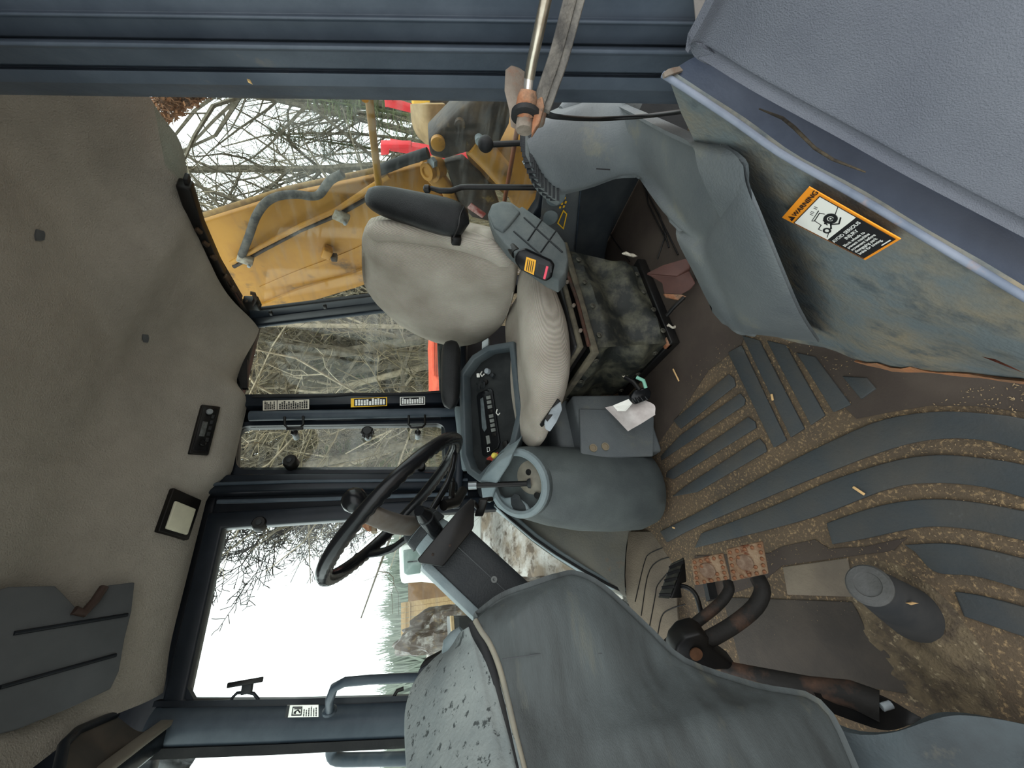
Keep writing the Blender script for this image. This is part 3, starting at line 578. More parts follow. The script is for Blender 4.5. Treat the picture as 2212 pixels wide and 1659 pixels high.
# inner fender wall with the warning decal
pn=V((-.0873,.1467,.1016)).normalized(); pp=V((.174,.14,.332))
def L(x,y,o=0): return QN(x,y,pp+pn*o,pn)
sl=[(1440,158),(1500,196),(1600,262),(1700,332),(1850,415),(2000,505),(2212,632),(2420,757)]
fe=[(1575,690),(1700,735),(1780,752),(1850,778),(1930,796),(2000,800),(2100,808),(2212,822),(2420,840)]
edge=spline([L(x,y) for x,y in sl],24); 
low=spline([QZ(x,y,.01) if i<4 else L(x,y).lerp(QZ(x,y,.01),.55) for i,(x,y) in enumerate(fe)],24)
rows=[edge]
for s in (.25,.5,.75,.92): rows.append([a.lerp(b,s)+pn*((.012-.042*sm(.5,.02,q/24))*math.sin(math.pi*s)) for q,(a,b) in enumerate(zip(edge,low))])
rows.append(low)
wleft=struct(sheet('wall_left',rows,DIRTP,None,.004,24,16,fn=lambda p,u,v:p+pn*.004*mnoise.noise(p*9)),'dirty grey inner fender wall left of the seat with a warning decal')
# torn rusty bottom edge
lt_=[low[i] for i in range(9,25)]; rgt=random.Random(4)
vs=[];fs=[]
for i,p in enumerate(lt_):
    w_=.005+.010*abs(math.sin(i*.9))*(2.0 if 1<i<6 else .6); a=(edge[9+i]-p).normalized()
    vs+=[p+pn*.004-a*rgt.uniform(.0,.007),p+pn*.005+a*w_,p-a*rgt.uniform(0,.004)-pn*.006]
for i in range(len(lt_)-1):
    for e in range(3): fs.append((3*i+e,3*i+(e+1)%3,3*i+3+(e+1)%3,3*i+3+e))
fs+=[(0,1,2),(len(vs)-3,len(vs)-1,len(vs)-2)]
mk('rusty_edge',vs,fs,mat('rust edge',(166,112,76),(132,100,76),30,rough=.9,bump=.6,bscale=150),wleft)
# rust crack
mk('rust_hole',[L(2120,770,.006),L(2150,776,.006),L(2185,792,.006),L(2212,806,.006),L(2190,797,.007),L(2150,782,.007),L(2160,786,.01)],[(0,1,6),(1,2,6),(2,3,6),(3,4,6),(4,5,6),(5,0,6),(0,1,2,3,4,5)],mat('rust hole',(70,34,24),(120,70,50),40,rough=1),wleft)
# fillet where the wall meets the sill, small dimple
sheet('rust_patch',[[P(1434,156,.405),P(1446,148,.405),P(1468,143,.408)],[P(1436,166,.406),P(1450,160,.406),P(1476,152,.409)]],DUSTM,wleft,.004,8,4)
# sill lip and channel
tube('sill_lip',[p+V((0,0,.003))+pn*.002 for p in edge],.0034,mat('worn sill edge',(118,124,136),(96,104,118),14,rough=.45,c3=(150,120,100),s3=16,t3=(.62,.75)),wleft,12)
ch=[(1505,88),(1540,110),(1620,156),(1700,200),(1850,280),(2000,362),(2212,472),(2420,578)]
chan=spline([QY(x,y,.115) for x,y in ch],24)
mid=[a.lerp(b,.55)+V((0,0,-.012)) for a,b in zip(edge,chan)]
cs_=struct(sheet('trim_11',[edge,[a.lerp(b,.5) for a,b in zip(edge,mid)],mid,[b+V((0,.0,-.028)) for b in chan],[b+V((-.01,-.03,-.05)) for b in chan]],mat('sill channel blue',(44,52,66),(58,66,80),6,rough=.45,bump=.1),None,.004,24,12),'blue painted door sill channel below the left door')
tube('grime_seam',[P(x,y,d) for x,y,d in ((1640,235,.385),(1690,255,.37),(1715,275,.365),(1760,320,.35),(1800,345,.34),(1870,372,.33))],[.0006,.0014,.0016,.0014,.0012,.0006],mat('grime',(70,62,50),(44,40,36),60,rough=1,bump=.6),cs_,8)
# outer fender
f0=[QY(x,y,.10) for x,y in ((1510,74),(1540,102),(1620,150),(1700,195),(1850,275),(2000,358),(2212,468),(2420,575))]
f0[0]=QY(1503,92,.10)
e0=QZ(1640,-30,f0[1].z)-f0[1]; e0=e0/abs(e0.y)
def fo(i,d,z): k=max(0,1-i/4); return f0[i]+(e0*k+V((0,-1,0))*(1-k))*d+V((0,0,z))
f1=[fo(i,.012,.006) for i in range(8)]; f2=[fo(i,.12,.012) for i in range(8)]; f3=[fo(i,.36,-.05) for i in range(8)]
fd=sheet('rear_fender',[[p+V((-.003,.004,-.03)) for p in f0],f0,f1,f2,f3],FEND,None,.01,40,30); tag(fd,'big grained blue grey plastic fender outside the left door sill','fender')
# dirty gusset between post foot and fender
gs=prism('hinge_gusset',[P(1503,72,.405),P(1524,70,.40),P(1650,-30,.37),P(1640,-160,.34),P(1500,-160,.36),P(1498,0,.40)],-ray(1550,20),.012,mat('dirty gusset',(128,120,114),(112,108,108),10,rough=.7,bump=.3),t10,.002)
tube('gusset_edge',[P(1524,72,.398),P(1575,28,.386),P(1650,-32,.368)],.003,PLASTL,t10,8)
# warning decal
A_,B_,C_,D_=[L(x,y,.0145) for x,y in ((1689,470),(1747,404),(1945,517),(1869,562))]
dec=prism('warning_decal',[A_,B_,C_,D_],pn,.001,ORG,wleft); dec['label']='orange bordered WARNING decal about blocking the wheels'
dc=[A_,B_,C_,D_]
def dq(u,v,o=.0006): return A_*(1-u)*(1-v)+B_*u*(1-v)+C_*u*v+D_*(1-u)*v+pn*o   # u along header, v downwards
prism('white_field',[dq(.05,.155),dq(.95,.155),dq(.95,.56),dq(.05,.56)],pn,.0003,WHITE,dec)
prism('black_field',[dq(.05,.56),dq(.95,.56),dq(.95,.965),dq(.05,.965)],pn,.0003,BLK,dec)
rbar('field_line',[dq(.04,.15,.0008),dq(.96,.15,.0008),dq(.96,.97,.0008),dq(.04,.97,.0008)],.0008,.0003,pn,BLK,dec,True)
ux=(B_-A_).normalized(); uy=(A_-D_); uy=(uy-ux*uy.dot(ux)).normalized(); WD=(B_-A_).length; HD=(D_-A_).length
if ux.cross(uy).dot(pn)<0: print('decal mirrored')
def dtext(b,u,v,px,m):
    cu=bpy.data.curves.new('lettering','FONT'); cu.body=b; cu.size=1; cu.offset=.022
    o=bpy.data.objects.new('lettering',cu); COL.objects.link(o); me=bpy.data.meshes.new_from_object(o.evaluated_get(bpy.context.evaluated_depsgraph_get())); bpy.data.objects.remove(o)
    mk('lettering',[dq(u+q.co.x*px/88,v-q.co.y*px/201,.0011) for q in me.vertices],[tuple(p.vertices) for p in me.polygons],m,dec); bpy.data.meshes.remove(me)
dtext('WARNING',.23,.115,14.6,BLK)
tri=[dq(.06,.118,.001),dq(.21,.118,.001),dq(.135,.05,.001)]; prism('alert_triangle',tri,pn,.0003,BLK,dec); mk('alert_mark',[dq(.122,.06,.0013),dq(.138,.06,.0013),dq(.133,.095,.0013),dq(.127,.095,.0013)],[(0,1,2,3)],ORG,dec)
dtext('AVOID SERIOUS',.08,.635,10.2,WTXT); dtext('INJURY',.34,.69,10.2,WTXT)
for i,l in enumerate(('Block wheels to','prevent machine','movement before','disengaging park','brake for towing.')): dtext(l,.12,.745+.042*i,8.6,WTXT)
mk('print_code',[dq(.66,.945,.001),dq(.9,.945,.001),dq(.9,.957,.001),dq(.66,.957,.001)],[(0,1,2,3)],WTXT,dec)
def dring(u,v,r,w_,m=BLK,n=28):
    vs=[];fs=[]
    for i in range(n):
        a=2*math.pi*i/n
        for q in (r,r-w_): vs.append(dq(u+q*math.cos(a)/88,v-q*math.sin(a)/201,.0011))
    for i in range(n): j=(i+1)%n; fs.append((2*i,2*i+1,2*j+1,2*j))
    mk('pictogram_wheel',vs,fs,m,dec)
dring(.63,.40,13,6.5); dring(.63,.40,4.5,2.2); dring(.30,.475,8,3.8)
def dpoly(l,w_=.0009): rbar('pictogram_line',[dq(u,v,.0009) for u,v in l],w_,.0003,pn,BLK,dec)
dpoly([(.12,.535),(.95,.36)],.0007); dpoly([(.22,.44),(.22,.40),(.36,.385),(.38,.30),(.62,.275),(.66,.32)]); dpoly([(.38,.30),(.34,.28),(.66,.25)]); dpoly([(.40,.49),(.52,.44),(.50,.37),(.44,.43)],.0016); dpoly([(.78,.46),(.62,.50),(.50,.45)],.0014)
for q in ((.48,.21),(.52,.20),(.56,.195),(.66,.19),(.70,.185)): dpoly([q,(q[0]+.01,q[1]+.035)],.0005)
dring(.46,.40,2.4,2.3)
# ================================================================== CONTROL TOWER (left rear)
ta=[(1133,283,.83),(1160,268,.82),(1215,248,.83),(1262,225,.85),(1302,211,.86),(1345,222,.82),(1420,256,.68),(1510,298,.53),(1575,326,.45),(1604,352,.425),(1603,378,.425),(1640,470,.44),(1690,592,.50),(1730,682,.60),(1768,740,.74)]
tb=[(1152,362,.85),(1172,392,.855),(1205,414,.86),(1240,409,.865),(1290,396,.87),(1340,378,.875),(1385,376,.85),(1412,390,.82),(1450,440,.76),(1490,492,.72),(1521,518,.70),(1522,556,.70),(1556,628,.74),(1596,712,.82),(1630,722,.83),]
def sg(*l): 
    o=[]
    for q in l: o=o[:-1]+spline([P(*a) for a in q],12)
    return o
A1=sg([(1133,283,.83),(1160,268,.825),(1215,248,.83),(1262,225,.845),(1302,211,.85),(1345,222,.82)],[(1345,222,.82),(1420,256,.68),(1510,298,.53),(1575,325,.45),(1604,352,.425)],[(1604,352,.425),(1612,400,.43),(1640,470,.44),(1690,592,.50),(1730,682,.60),(1768,740,.74)])
B1=sg([(1152,362,.85),(1172,392,.855),(1205,414,.86),(1240,409,.865),(1290,396,.87),(1340,378,.865),(1385,376,.85)],[(1385,376,.85),(1412,390,.82),(1450,440,.76),(1490,492,.72),(1521,518,.70)],[(1521,518,.70),(1522,556,.70),(1556,628,.74),(1596,712,.82),(1630,722,.83)])
def tw(s,bul): return [a.lerp(b,s)-((a.lerp(b,s)-CAM).normalized())*bul*(1-.35*i/36) for i,(a,b) in enumerate(zip(A1,B1))]
back=V((.25,.1,0))
tower=thing('control_tower','tall crooked grey plastic control tower between seat and left fender','control tower',(.5,.55,0))
sheet('tower_shell',[[p+back*.35 for p in A1],[p+back*.1 for p in A1],A1,tw(.12,.020),tw(.35,.034),tw(.6,.036),tw(.85,.022),B1,[p+V((.03,.02,-.0)) for p in B1],[p+back*.35+V((0,.0,0)) for p in B1]],PLAST,tower,.005,40,26)
# dusty foot
rim=[P(*a) for a in ((1131,284,.825),(1137,315,.818),(1146,348,.822),(1160,378,.835),(1182,402,.85),(1206,417,.86))]
rbar('ribbed_rim',spline(rim,14),.016,.05,RT,GREYRUB,tower,bev=.004)
for i in range(13):
    a=spline(rim,14)[i+1]; box('rim_rib',a-FW*.006-RT*.0,(.02,.002,.05),PLASTD,tower,0,[DN,-FW+DN*.01,RT])
prism('tower_top_cap',[P(*a) for a in ((1131,284,.9),(1146,348,.9),(1182,402,.92),(1210,412,.93),(1215,412,1.05),(1131,300,1.05))],-DN,.02,PLASTD,tower)
tube('shoulder',[P(1215,250,.90),P(1262,226,.90),P(1302,212,.90),P(1345,224,.90),P(1380,240,.90)],[.02,.05,.058,.05,.03],PLAST,tower,16)
mk('scuff',[P(1288,363,.83),P(1318,365,.83),P(1318,368,.83),P(1288,366,.83)],[(0,1,2,3)],BLK,tower)
# levers out of the tower
t=thing('ball_lever','short black lever with round ball knob at the rear window','lever',P(1200,310,1.05)); tube('rod',[P(1230,300,1.05),P(1130,309,1.04),P(1065,312,1.035)],.0075,BLACK,t,12)
lathe('ball_knob',[(.0,-.021)]+[(.021*math.cos(a),.021*math.sin(a)) for a in [math.radians(x) for x in range(-80,90,10)]]+[(.0,.021)],P(1049,311,1.03),DN,RUBBER,t,24,False)
t=thing('bent_lever','long cranked black lever beside the raised armrest','lever',P(1210,406,1.12)); tube('rod',[P(1230,406,1.12),P(1150,405,1.12),P(1010,404,1.11),P(995,405,1.11),P(975,412,1.105),P(950,412,1.10),P(930,406,1.10)],[.008]*5+[.008,.006],BLACK,t,12); lathe('end_knob',[(.006,0),(.011,.004),(.011,.016),(.006,.02)],P(930,408,1.10),-DN,BLACK,t,14)
# ================================================================== STRUT, BRACKET, STRAP, CABLE
BD=.43
t=thing('door_strut','rusty bracket, gas strut and rubber strap bolted to the left door post','strut',P(1130,200,BD))
prism('bracket_plate',[P(x,y,BD) for x,y in ((1090,150),(1104,139),(1120,150),(1122,200),(1124,262),(1116,280),(1102,276),(1098,238),(1088,196))],-DN-FW*.4,.010,DUSTM,t,.002)
prism('bracket_plate',[P(x,y,BD+.01) for x,y in ((1122,205),(1176,205),(1182,235),(1176,262),(1120,275))],-FW,.012,DUSTM,t,.003)
tube('strut_rod',[P(1192,-60,.34),P(1170,40,.355),P(1150,130,.38),P(1143,170,.39)],.0055,CHROME,t,16); tube('strut_end',[P(1143,168,.39),P(1139,210,.40)],.0048,mat('bright steel',(200,196,190),rough=.25,metal=.8),t,14)
tube('socket',[P(1141,196,.397),P(1139,212,.40),P(1136,240,.407),P(1135,252,.41)],[.0085,.0105,.0115,.0115],RUST,t,16); 
lathe('washer',[(.0155,0),(.0155,.005),(.012,.006)],P(1136,244,.407),ray(1136,260)-ray(1142,190)+FW*.0,RUBBER,t,20); lathe('pivot_block',[(.009,0),(.010,.014),(.009,.016)],P(1135,250,.41),ray(1133,300)-ray(1138,210)-FW*.0,DUSTM,t,12)
prism('rust_flap',[P(x,y,.40) for x,y in ((1160,206),(1172,208),(1176,228),(1166,262),(1148,290),(1150,262),(1156,236))],-FW+RT*.3,.006,RUST,t,.001)
st=spline([P(*a) for a in ((1246,-60,.36),(1228,10,.37),(1202,110,.385),(1182,170,.395),(1160,232,.405))],14)
rbar('rubber_strap',st,.013,.004,-FW+DN*.5,mat('dusty strap',(108,104,98),(72,70,68),40,rough=.9,bump=.6,stretch=(1,1,1)),t,bev=.001)
rbar('rubber_strap',[p+DN*.010+FW*.006 for p in st],.008,.006,-FW,MATS['dusty strap'],t,bev=.001)
lathe('boss',[(.024,0),(.022,.012)],P(1135,10,.455),-FW,DUSTM,t,18)
t=thing('pull_cable','thin black cable sagging from the strut bracket across the tower','cable',P(1320,255,.6)); tube('cable',spline([P(*a) for a in ((1178,246,.45),(1210,253,.55),(1290,257,.66),(1380,252,.66),(1450,244,.60),(1510,234,.52))],24),.0035,BLACK,t,10)
# ================================================================== OPERATOR SEAT
seat=thing('operator_seat','worn beige cloth operator seat on a torn black bellows base','seat',(.84,1.04,0))
def supers(c,u,v,a,b,e,k):
    out=[]
    for j in range(k):
        t=2*math.pi*j/k; cs,sn=math.cos(t),math.sin(t)
        out.append(c+u*(a*abs(cs)**(2/e)*(1 if cs>=0 else -1))+v*(b*abs(sn)**(2/e)*(1 if sn>=0 else -1)))
    return out
def loft(name,rings,m,parent=None,ang=60):
    k=len(rings[0]); vs=[p for r in rings for p in r]; fs=[]
    for i in range(len(rings)-1):
        for j in range(k): fs.append((i*k+j,i*k+(j+1)%k,(i+1)*k+(j+1)%k,(i+1)*k+j))
    fs+=[tuple(reversed(range(k))),tuple((len(rings)-1)*k+j for j in range(k))]
    return autos(mk(name,vs,fs,m,parent),ang)
def pillow(name,outl,n,bul,th,m,parent,N=56,rings=10,fn=None):
    n=V(n).normalized(); o=spline(outl+[outl[0]],N)[:-1]; c=sum(o,V((0,0,0)))/N; rr=[]
    for i in range(rings+1):
        r=.04+.96*math.sin(math.pi/2*i/rings); h=bul*(1-r**2.2)+.0; 
        rr.append([c.lerp(p,r*.985)+n*(h+.02*(1-r**6))+ (n*fn((p-c)*r) if fn else V((0,0,0))) for p in o])
    for s,q in ((1.0,-.012),(1.012,-.03),(1.01,-th*.6),(.95,-th*.9),(.8,-th)): rr.append([c.lerp(p,s)+n*q for p in o])
    return loft(name,rr,m,parent,70)
# backrest
bp=V((.95,1.04,.47)); bn=V((-.965,-.0,.262)).normalized()
bo=[QN(x,y,bp,bn) for x,y in ((779,520),(779,560),(781,600),(790,632),(815,662),(850,694),(900,724),(950,743),(1000,751),(1045,738),(1085,705),(1104,655),(1112,610),(1112,565),(1080,535),(1030,520),(960,508),(880,500),(820,496),(788,500))]
def seatf(d): return .012*math.sin(d.z*14+d.y*4)*.4-.028*math.exp(-(d.y/.10)**2)*1.0+.004*mnoise.noise(d*14)
pillow('backrest',bo,bn,.055,.11,FAB,seat,fn=seatf)
# near side roll of the backrest
tube('side_bolster',spline([QN(x,y,bp+bn*.0,bn) for x,y in ((800,500),(860,500),(930,508),(1000,520),(1060,540),(1100,566))],16),[.02]+[.034]*15+[.02],FAB,seat,14)
# cushion
st=[(1.02,.86,1.22,.40,.47),(.96,.85,1.235,.375,.49),(.86,.845,1.24,.36,.50),(.74,.845,1.24,.345,.51),(.64,.862,1.235,.348,.515),(.56,.895,1.225,.364,.512),(.50,.942,1.21,.388,.505),(.455,.99,1.19,.418,.492),(.43,1.05,1.165,.428,.478),(.420,1.085,1.14,.438,.465)]
rings=[]
for X,a,b,l,h in st:
    r=supers(V((X,(a+b)/2,(l+h)/2)),V((0,1,0)),V((0,0,1)),(b-a)/2,(h-l)/2,2.7,40)
    for p in r:
        if p.z>(l+h)/2: p.z-=.03*math.exp(-((p.y-1.06)/.09)**2)*(1 if X>.5 else .4)*sm(.0,.02,p.z-(l+h)/2); 
    rings.append(r)
rr=[]
for j in range(40):
    rr.append(spline([r[j] for r in rings],36))
rings=[[rr[j][i] for j in range(40)] for i in range(37)]
loft('seat_cushion',rings,FAB,seat,80)
# pan under the cushion
def rect(x0,x1,y0,y1,z): return [V((x0,y0,z)),V((x1,y0,z)),V((x1,y1,z)),V((x0,y1,z))]
pan=box('seat_pan',(.84,1.04,.345),(.42,.34,.05),BLACK,seat,.01)
rbar('pan_rim',rect(.60,1.06,.852,1.232,.318),.016,.022,ZUP,mat('dusty rail',(92,86,72),(66,62,54),20,rough=.7),seat,True,.004)
rbar('pan_rim',rect(.63,1.06,.865,1.222,.352),.014,.016,ZUP,MATS['dusty rail'],seat,True,.004)
tube('pan_rod',[V((.62,.846,.335)),V((.80,.846,.332)),V((1.0,.85,.345))],.006,mat('rusty rod',(74,48,38),(50,40,34),30,rough=.7),seat,10)
for x in (.68,.78,.88,.98): lathe('bolt',[(.006,0),(.006,.008),(.004,.01)],V((x,.856,.345)),(0,-1,0),DUSTM,seat,8)
# bellows
top=rect(.625,1.045,.862,1.222,.302); bot=rect(.655,1.0,.868,1.2,.035)
def bpt(side,u,v):
    a,b=top[side],top[(side+1)%4]; c,d=bot[side],bot[(side+1)%4]
    p=a.lerp(b,u).lerp(c.lerp(d,u),v); e=min(u,1-u); nrm=[V((0,-1,0)),V((1,0,0)),V((0,1,0)),V((-1,0,0))][side]
    k=sm(0,.15,v)*sm(0,.15,1-v)
    return p+nrm*(k*(.022*math.sin(v*8.5+u*2)+.018*mnoise.noise(p*11)+.010*mnoise.noise(p*28)))*sm(0,.06,e)
nu,nv=18,16; ring=[]
for j in range(nv+1):
    r=[]
    for s_ in range(4):
        for i in range(nu): r.append(bpt(s_,i/nu,j/nv))
    ring.append(r)
bel=loft('bellows',ring,BELLOW,seat,50)
EY=mat('eyelet',(96,94,84),(60,58,52),40,rough=.5,metal=.4)
def eyelet(s_,u,v):
    nrm=[V((0,-1,0)),V((1,0,0)),V((0,1,0)),V((-1,0,0))][s_]; p=bpt(s_,u,v)+nrm*.004
    o=lathe('eyelet',[(.0085,0),(.0095,.002),(.0085,.004),(.005,.004),(.0045,.001)],p,nrm,EY,bel,14); 
for u in (.1,.36,.62,.86): eyelet(0,u,.07); eyelet(0,u,.92)
for u in (.12,.5,.86): eyelet(3,u,.07); eyelet(3,u,.92)
rbar('base_rail',rect(.66,1.01,.865,1.205,.02),.03,.035,ZUP,BLACK,seat,True,.004)
box('slide_end',(.66,.875,.03),(.03,.03,.02),RUST,seat,.004)
# torn stuffing at the bellows corners
WOOL=mat('torn stuffing',(196,188,172),(150,142,128),60,rough=1,bump=.8)
for a,r_ in (((1452,706),.012),((1360,550),.013),((1322,748),.005),((1350,812),.005),((1440,742),.006)):
    c=P(*a,1.27 if a[0]>1400 else 1.30); rg2=random.Random(a[0]); 
    vs,fs=tube_data([c+DN*(r_*(i-2))+RT*rg2.uniform(-1,1)*r_*.5 for i in range(5)],[r_*.15,r_*.5,r_*.42,r_*.5,r_*.1],7); mk('torn_stuffing',vs,fs,WOOL,seat,True)
# raised near armrest
def pad(name,a,b,w0,w1,th,up,m,parent,n=20):
    a,b=V(a),V(b); ax=(b-a).normalized(); u=(V(up)-ax*V(up).dot(ax)).normalized(); v=ax.cross(u); rs=[]
    for i in range(n+1):
        t=i/n; e=max(.02,(1-abs(2*t-1)**5)**.5); wq=(w0+(w1-w0)*t)*e; rs.append(supers(a.lerp(b,t),u,v,wq,th*e,2.6,24))
    return loft(name,rs,m,parent,70)
arm=pad('armrest',P(788,424,1.2),P(1014,482,1.16),.042,.060,.036,RT,VINYL,seat); arm['label']='black vinyl armrest folded upright beside the backrest'
box('armrest_bracket',P(985,512,1.19),(.05,.03,.03),BLACK,arm,.006); tube('armrest_pin',[P(868,478,1.24),P(862,500,1.25)],.010,BLACK,arm,10); tube('armrest_pin',[P(975,500,1.2),P(985,520,1.2)],.012,BLACK,arm,10)
rbar('armrest_seam',spline([P(978,516,1.135),P(990,490,1.125),P(994,465,1.13),P(1003,445,1.14)],10),.003,.004,-FW,BLACK,arm)
arm2=pad('armrest',P(975,735,1.5),P(972,884,1.36),.038,.034,.028,DN,VINYL,seat); arm2['label']='black vinyl armrest folded forward on the far side'
box('armrest_bracket',P(1050,745,1.5),(.03,.10,.03),mat('grey bracket',(150,158,158),rough=.4),seat,.004,[DN+RT*.6,FW,RT])
# seat belt retractor and buckle
rn=(-FW*.85+RT*.5+DN*-.1)
ro=[(1053,462),(1062,440),(1085,433),(1105,436),(1122,448),(1128,444),(1165,470),(1205,500),(1222,524),(1228,560),(1222,588),(1206,606),(1180,594),(1130,560),(1092,528),(1064,492)]
ret=prism('retractor_cover',[QN(x,y,P(1140,500,1.14),rn) for x,y in ro],rn,.05,GREYRUB,seat,.008,3); ret['label']='grey rubber seat belt retractor cover'
prism('raised_pad',[QN(x,y,P(1140,500,1.128),rn) for x,y in ((1056,462),(1064,443),(1086,436),(1106,440),(1124,456),(1100,486),(1086,500),(1066,488))],rn,.03,GREYRUB,ret,.006,3)
for l in (((1132,470),(1215,545)),((1110,500),(1190,570)),((1170,475),(1140,520)),((1200,500),(1168,545))): tube('moulded_rib',[QN(x,y,P(1140,500,1.139),rn) for x,y in l],.0025,PLASTD,ret,8)
bkn=(-FW*.9-RT*.35-DN*.12)
def bq(l,o=0): return [QN(x,y,P(1150,575,1.0-o),bkn) for x,y in l]
buc=prism('buckle',bq([(1112,552),(1120,540),(1134,536),(1190,562),(1198,572),(1192,600),(1180,608),(1172,606),(1122,582),(1112,566)]),bkn,.035,GLOSSB,seat,.005,2); buc['label']='black seat belt buckle with orange label and pink button'
prism('buckle_label',bq([(1137,555),(1158,562),(1153,594),(1132,584)],.004),bkn,.002,mat('orange yellow label',(238,172,50),rough=.5),buc); 
for k in range(4): prism('label_print',bq([(1140+4*k,560+1.5*k),(1141.4+4*k,560.6+1.5*k),(1137.5+4*k,585+1.5*k),(1136+4*k,584.4+1.5*k)],.0052),bkn,.0008,BLK,buc)
prism('release_button',bq([(1180,574),(1185,576),(1178,604),(1173,602)],.004),bkn,.004,PINK,buc,.001)
prism('tongue_slot',bq([(1163,571),(1178,575),(1172,598),(1160,590)],.003),bkn,.002,BLACK,buc)
for k in range(5): prism('buckle_tooth',bq([(1186+1.2*k,573+5*k-2*k),(1192,575+5*k-2*k),(1191,577+5*k-2*k),(1185,575+5*k-2*k)],.004),bkn,.004,GLOSSB,buc)
tube('belt_stalk',[P(1102,530,1.15),P(1108,537,1.13),P(1116,548,1.115)],.016,BLACK,seat,12); box('hinge_bracket',P(1090,516,1.2),(.05,.03,.03),BLACK,seat,.006,[DN+RT*-.4,RT,FW])
# adjuster lever
lv=prism('adjuster_lever',[P(*a) for a in ((1212,868,1.13),(1215,885,1.12),(1203,912,1.115),(1188,934,1.115),(1178,928,1.12),(1176,915,1.125),(1192,885,1.13))],-FW-RT*.3,.022,SILV,seat,.004); lv['label']='dull silver seat adjuster lever'
tube('lever_shaft',[P(1190,905,1.125),P(1180,900,1.22)],.014,BLACK,seat,12); prism('lever_neck',[P(*a) for a in ((1205,860,1.14),(1212,868,1.135),(1180,915,1.13),(1170,924,1.135),(1166,918,1.14))],-FW,.02,BLACK,seat,.003)
# ================================================================== STEERING
SY=.88; W0=QY(690,1260,SY); W1=QY(992,955,SY); WC=(W0+W1)/2; e1=(W1-W0).normalized(); e2=V((0,1,0)); wnrm=e1.cross(e2); 
if wnrm.z<0: wnrm=-wnrm
RR=(W1-W0).length/2-.012
wheel=thing('steering_wheel','black steering wheel with grip ridges and a spinner knob','steering wheel',WC)
k=64; vs,fs=tube_data([WC+(e1*math.cos(2*math.pi*i/(k*2))+e2*math.sin(2*math.pi*i/(k*2)))*RR for i in range(k*2)],.0135,16,False,True)
for q,v in enumerate(vs):
    i=q//16; j=q%16; c=WC+(e1*math.cos(2*math.pi*i/(k*2))+e2*math.sin(2*math.pi*i/(k*2)))*RR; d=v-c
    if d.dot(wnrm)<-.001 or d.dot(c-WC)<-.002: vs[q]=c+d*(1.0+(.13 if i%2 else -.06))
autos(mk('rim',vs,fs,GLOSSB,wheel),60)
HB=WC-wnrm*.065
lathe('hub',[(.030,-.03),(.046,-.028),(.043,.0),(.030,.022),(.022,.028)],HB,wnrm,PLASTD,wheel,28)
for nm,a,mm,r0 in (('spoke',-8,GLOSSB,.014),('spoke',112,mat('brown grey spoke',(74,66,58),(88,84,80),14,rough=.5),.019),('spoke',236,GLOSSB,.014)):
    d=e1*math.cos(math.radians(a))+e2*math.sin(math.radians(a))*-1
    p0=HB+d*.03; p1=WC+d*(RR-.004)-wnrm*.006; md=p0.lerp(p1,.5)-wnrm*.012
    rs=[supers(q,wnrm,d.cross(wnrm).normalized(),r0*.55,r0*(1.15-.25*t),2.5,16) for q,t in ((p0,0),(p0.lerp(md,.5),.25),(md,.5),(md.lerp(p1,.5)-wnrm*.004,.75),(p1,1))]
    loft(nm,rs,mm,wheel,60)
sk=P(765,1080,.83); skb=WC+(e1*math.cos(math.radians(117))*1+e2*math.sin(math.radians(117)))*RR
skb=P(800,1108,.80); sax=(sk-skb).normalized()
lathe('spinner_knob',[(.010,-.05),(.010,-.02),(.016,-.014),(.024,-.004),(.027,.012),(.024,.024),(.016,.031),(.002,.034)],sk-sax*.012,sax,GLOSSB,wheel,28)
lathe('spinner_clamp',[(.014,-.02),(.018,-.016),(.018,.016),(.013,.02)],P(797,1122,.79),sax,RUST,wheel,18); tube('clamp_screw',[P(808,1150,.77),P(812,1100,.81)],.006,BRASS,wheel,10)
# column
col=thing('steering_column','dark boxy steering column shroud rising from the floor to the wheel','steering column',V((-.15,SY,.5)))
cax=-wnrm; s0=WC+cax*.115; s1=WC+cax*.62; pu=V((cax.z,0,-cax.x)).normalized()   # perpendicular in XZ
if pu.z<0: pu=-pu
lathe('column_bell',[(.044,-.02),(.040,.0),(.048,.04),(.056,.05)],HB+cax*.028,cax,PLASTL,col,28)
def cs(t,hw,hh): c=s0.lerp(s1,t); return supers(c,pu,e2,hh,hw,5,32)
loft('shroud',[cs(0,.030,.035),cs(.012,.043,.052),cs(.05,.046,.058),cs(.5,.046,.058),cs(1,.046,.058)],PLASTD,col,35)
prism('top_cover',[s0.lerp(s1,.02)+pu*.0585-e2*.046,s0.lerp(s1,1)+pu*.0585-e2*.046,s0.lerp(s1,1)+pu*.0585+e2*.046,s0.lerp(s1,.02)+pu*.0585+e2*.046],pu,.008,PLASTL,col,.003)  # paler plastic puts the light on the column's upper face into the colour
rbar('lit_edge',[s0.lerp(s1,.03)+pu*.052-e2*.0445,s0.lerp(s1,.96)+pu*.052-e2*.0445],.016,.006,(0,-1,0),PLASTL,col,bev=.002)  # pale strip paints the lit upper edge onto the dark side
tube('seam',[s0.lerp(s1,.06)-pu*.012-e2*.0462,s0.lerp(s1,1)-pu*.012-e2*.0462],.0010,mat('seam grey',(70,72,74),rough=.6),col,6)
lathe('screw',[(.0062,0),(.0062,.002),(.003,.002),(.002,.0005)],QY(1067,1252,SY-.046),(0,-1,0),mat('grey screw',(104,106,104),rough=.5),col,16)
tb=[(905,1215),(902,1208),(985,1108),(1018,1075),(1025,1083),(1024,1135),(1020,1145),(962,1218),(955,1224)]
prism('shift_plate',[QY(x,y,SY-.075) for x,y in tb],(0,-1,0),.006,BLACK,col,.002)
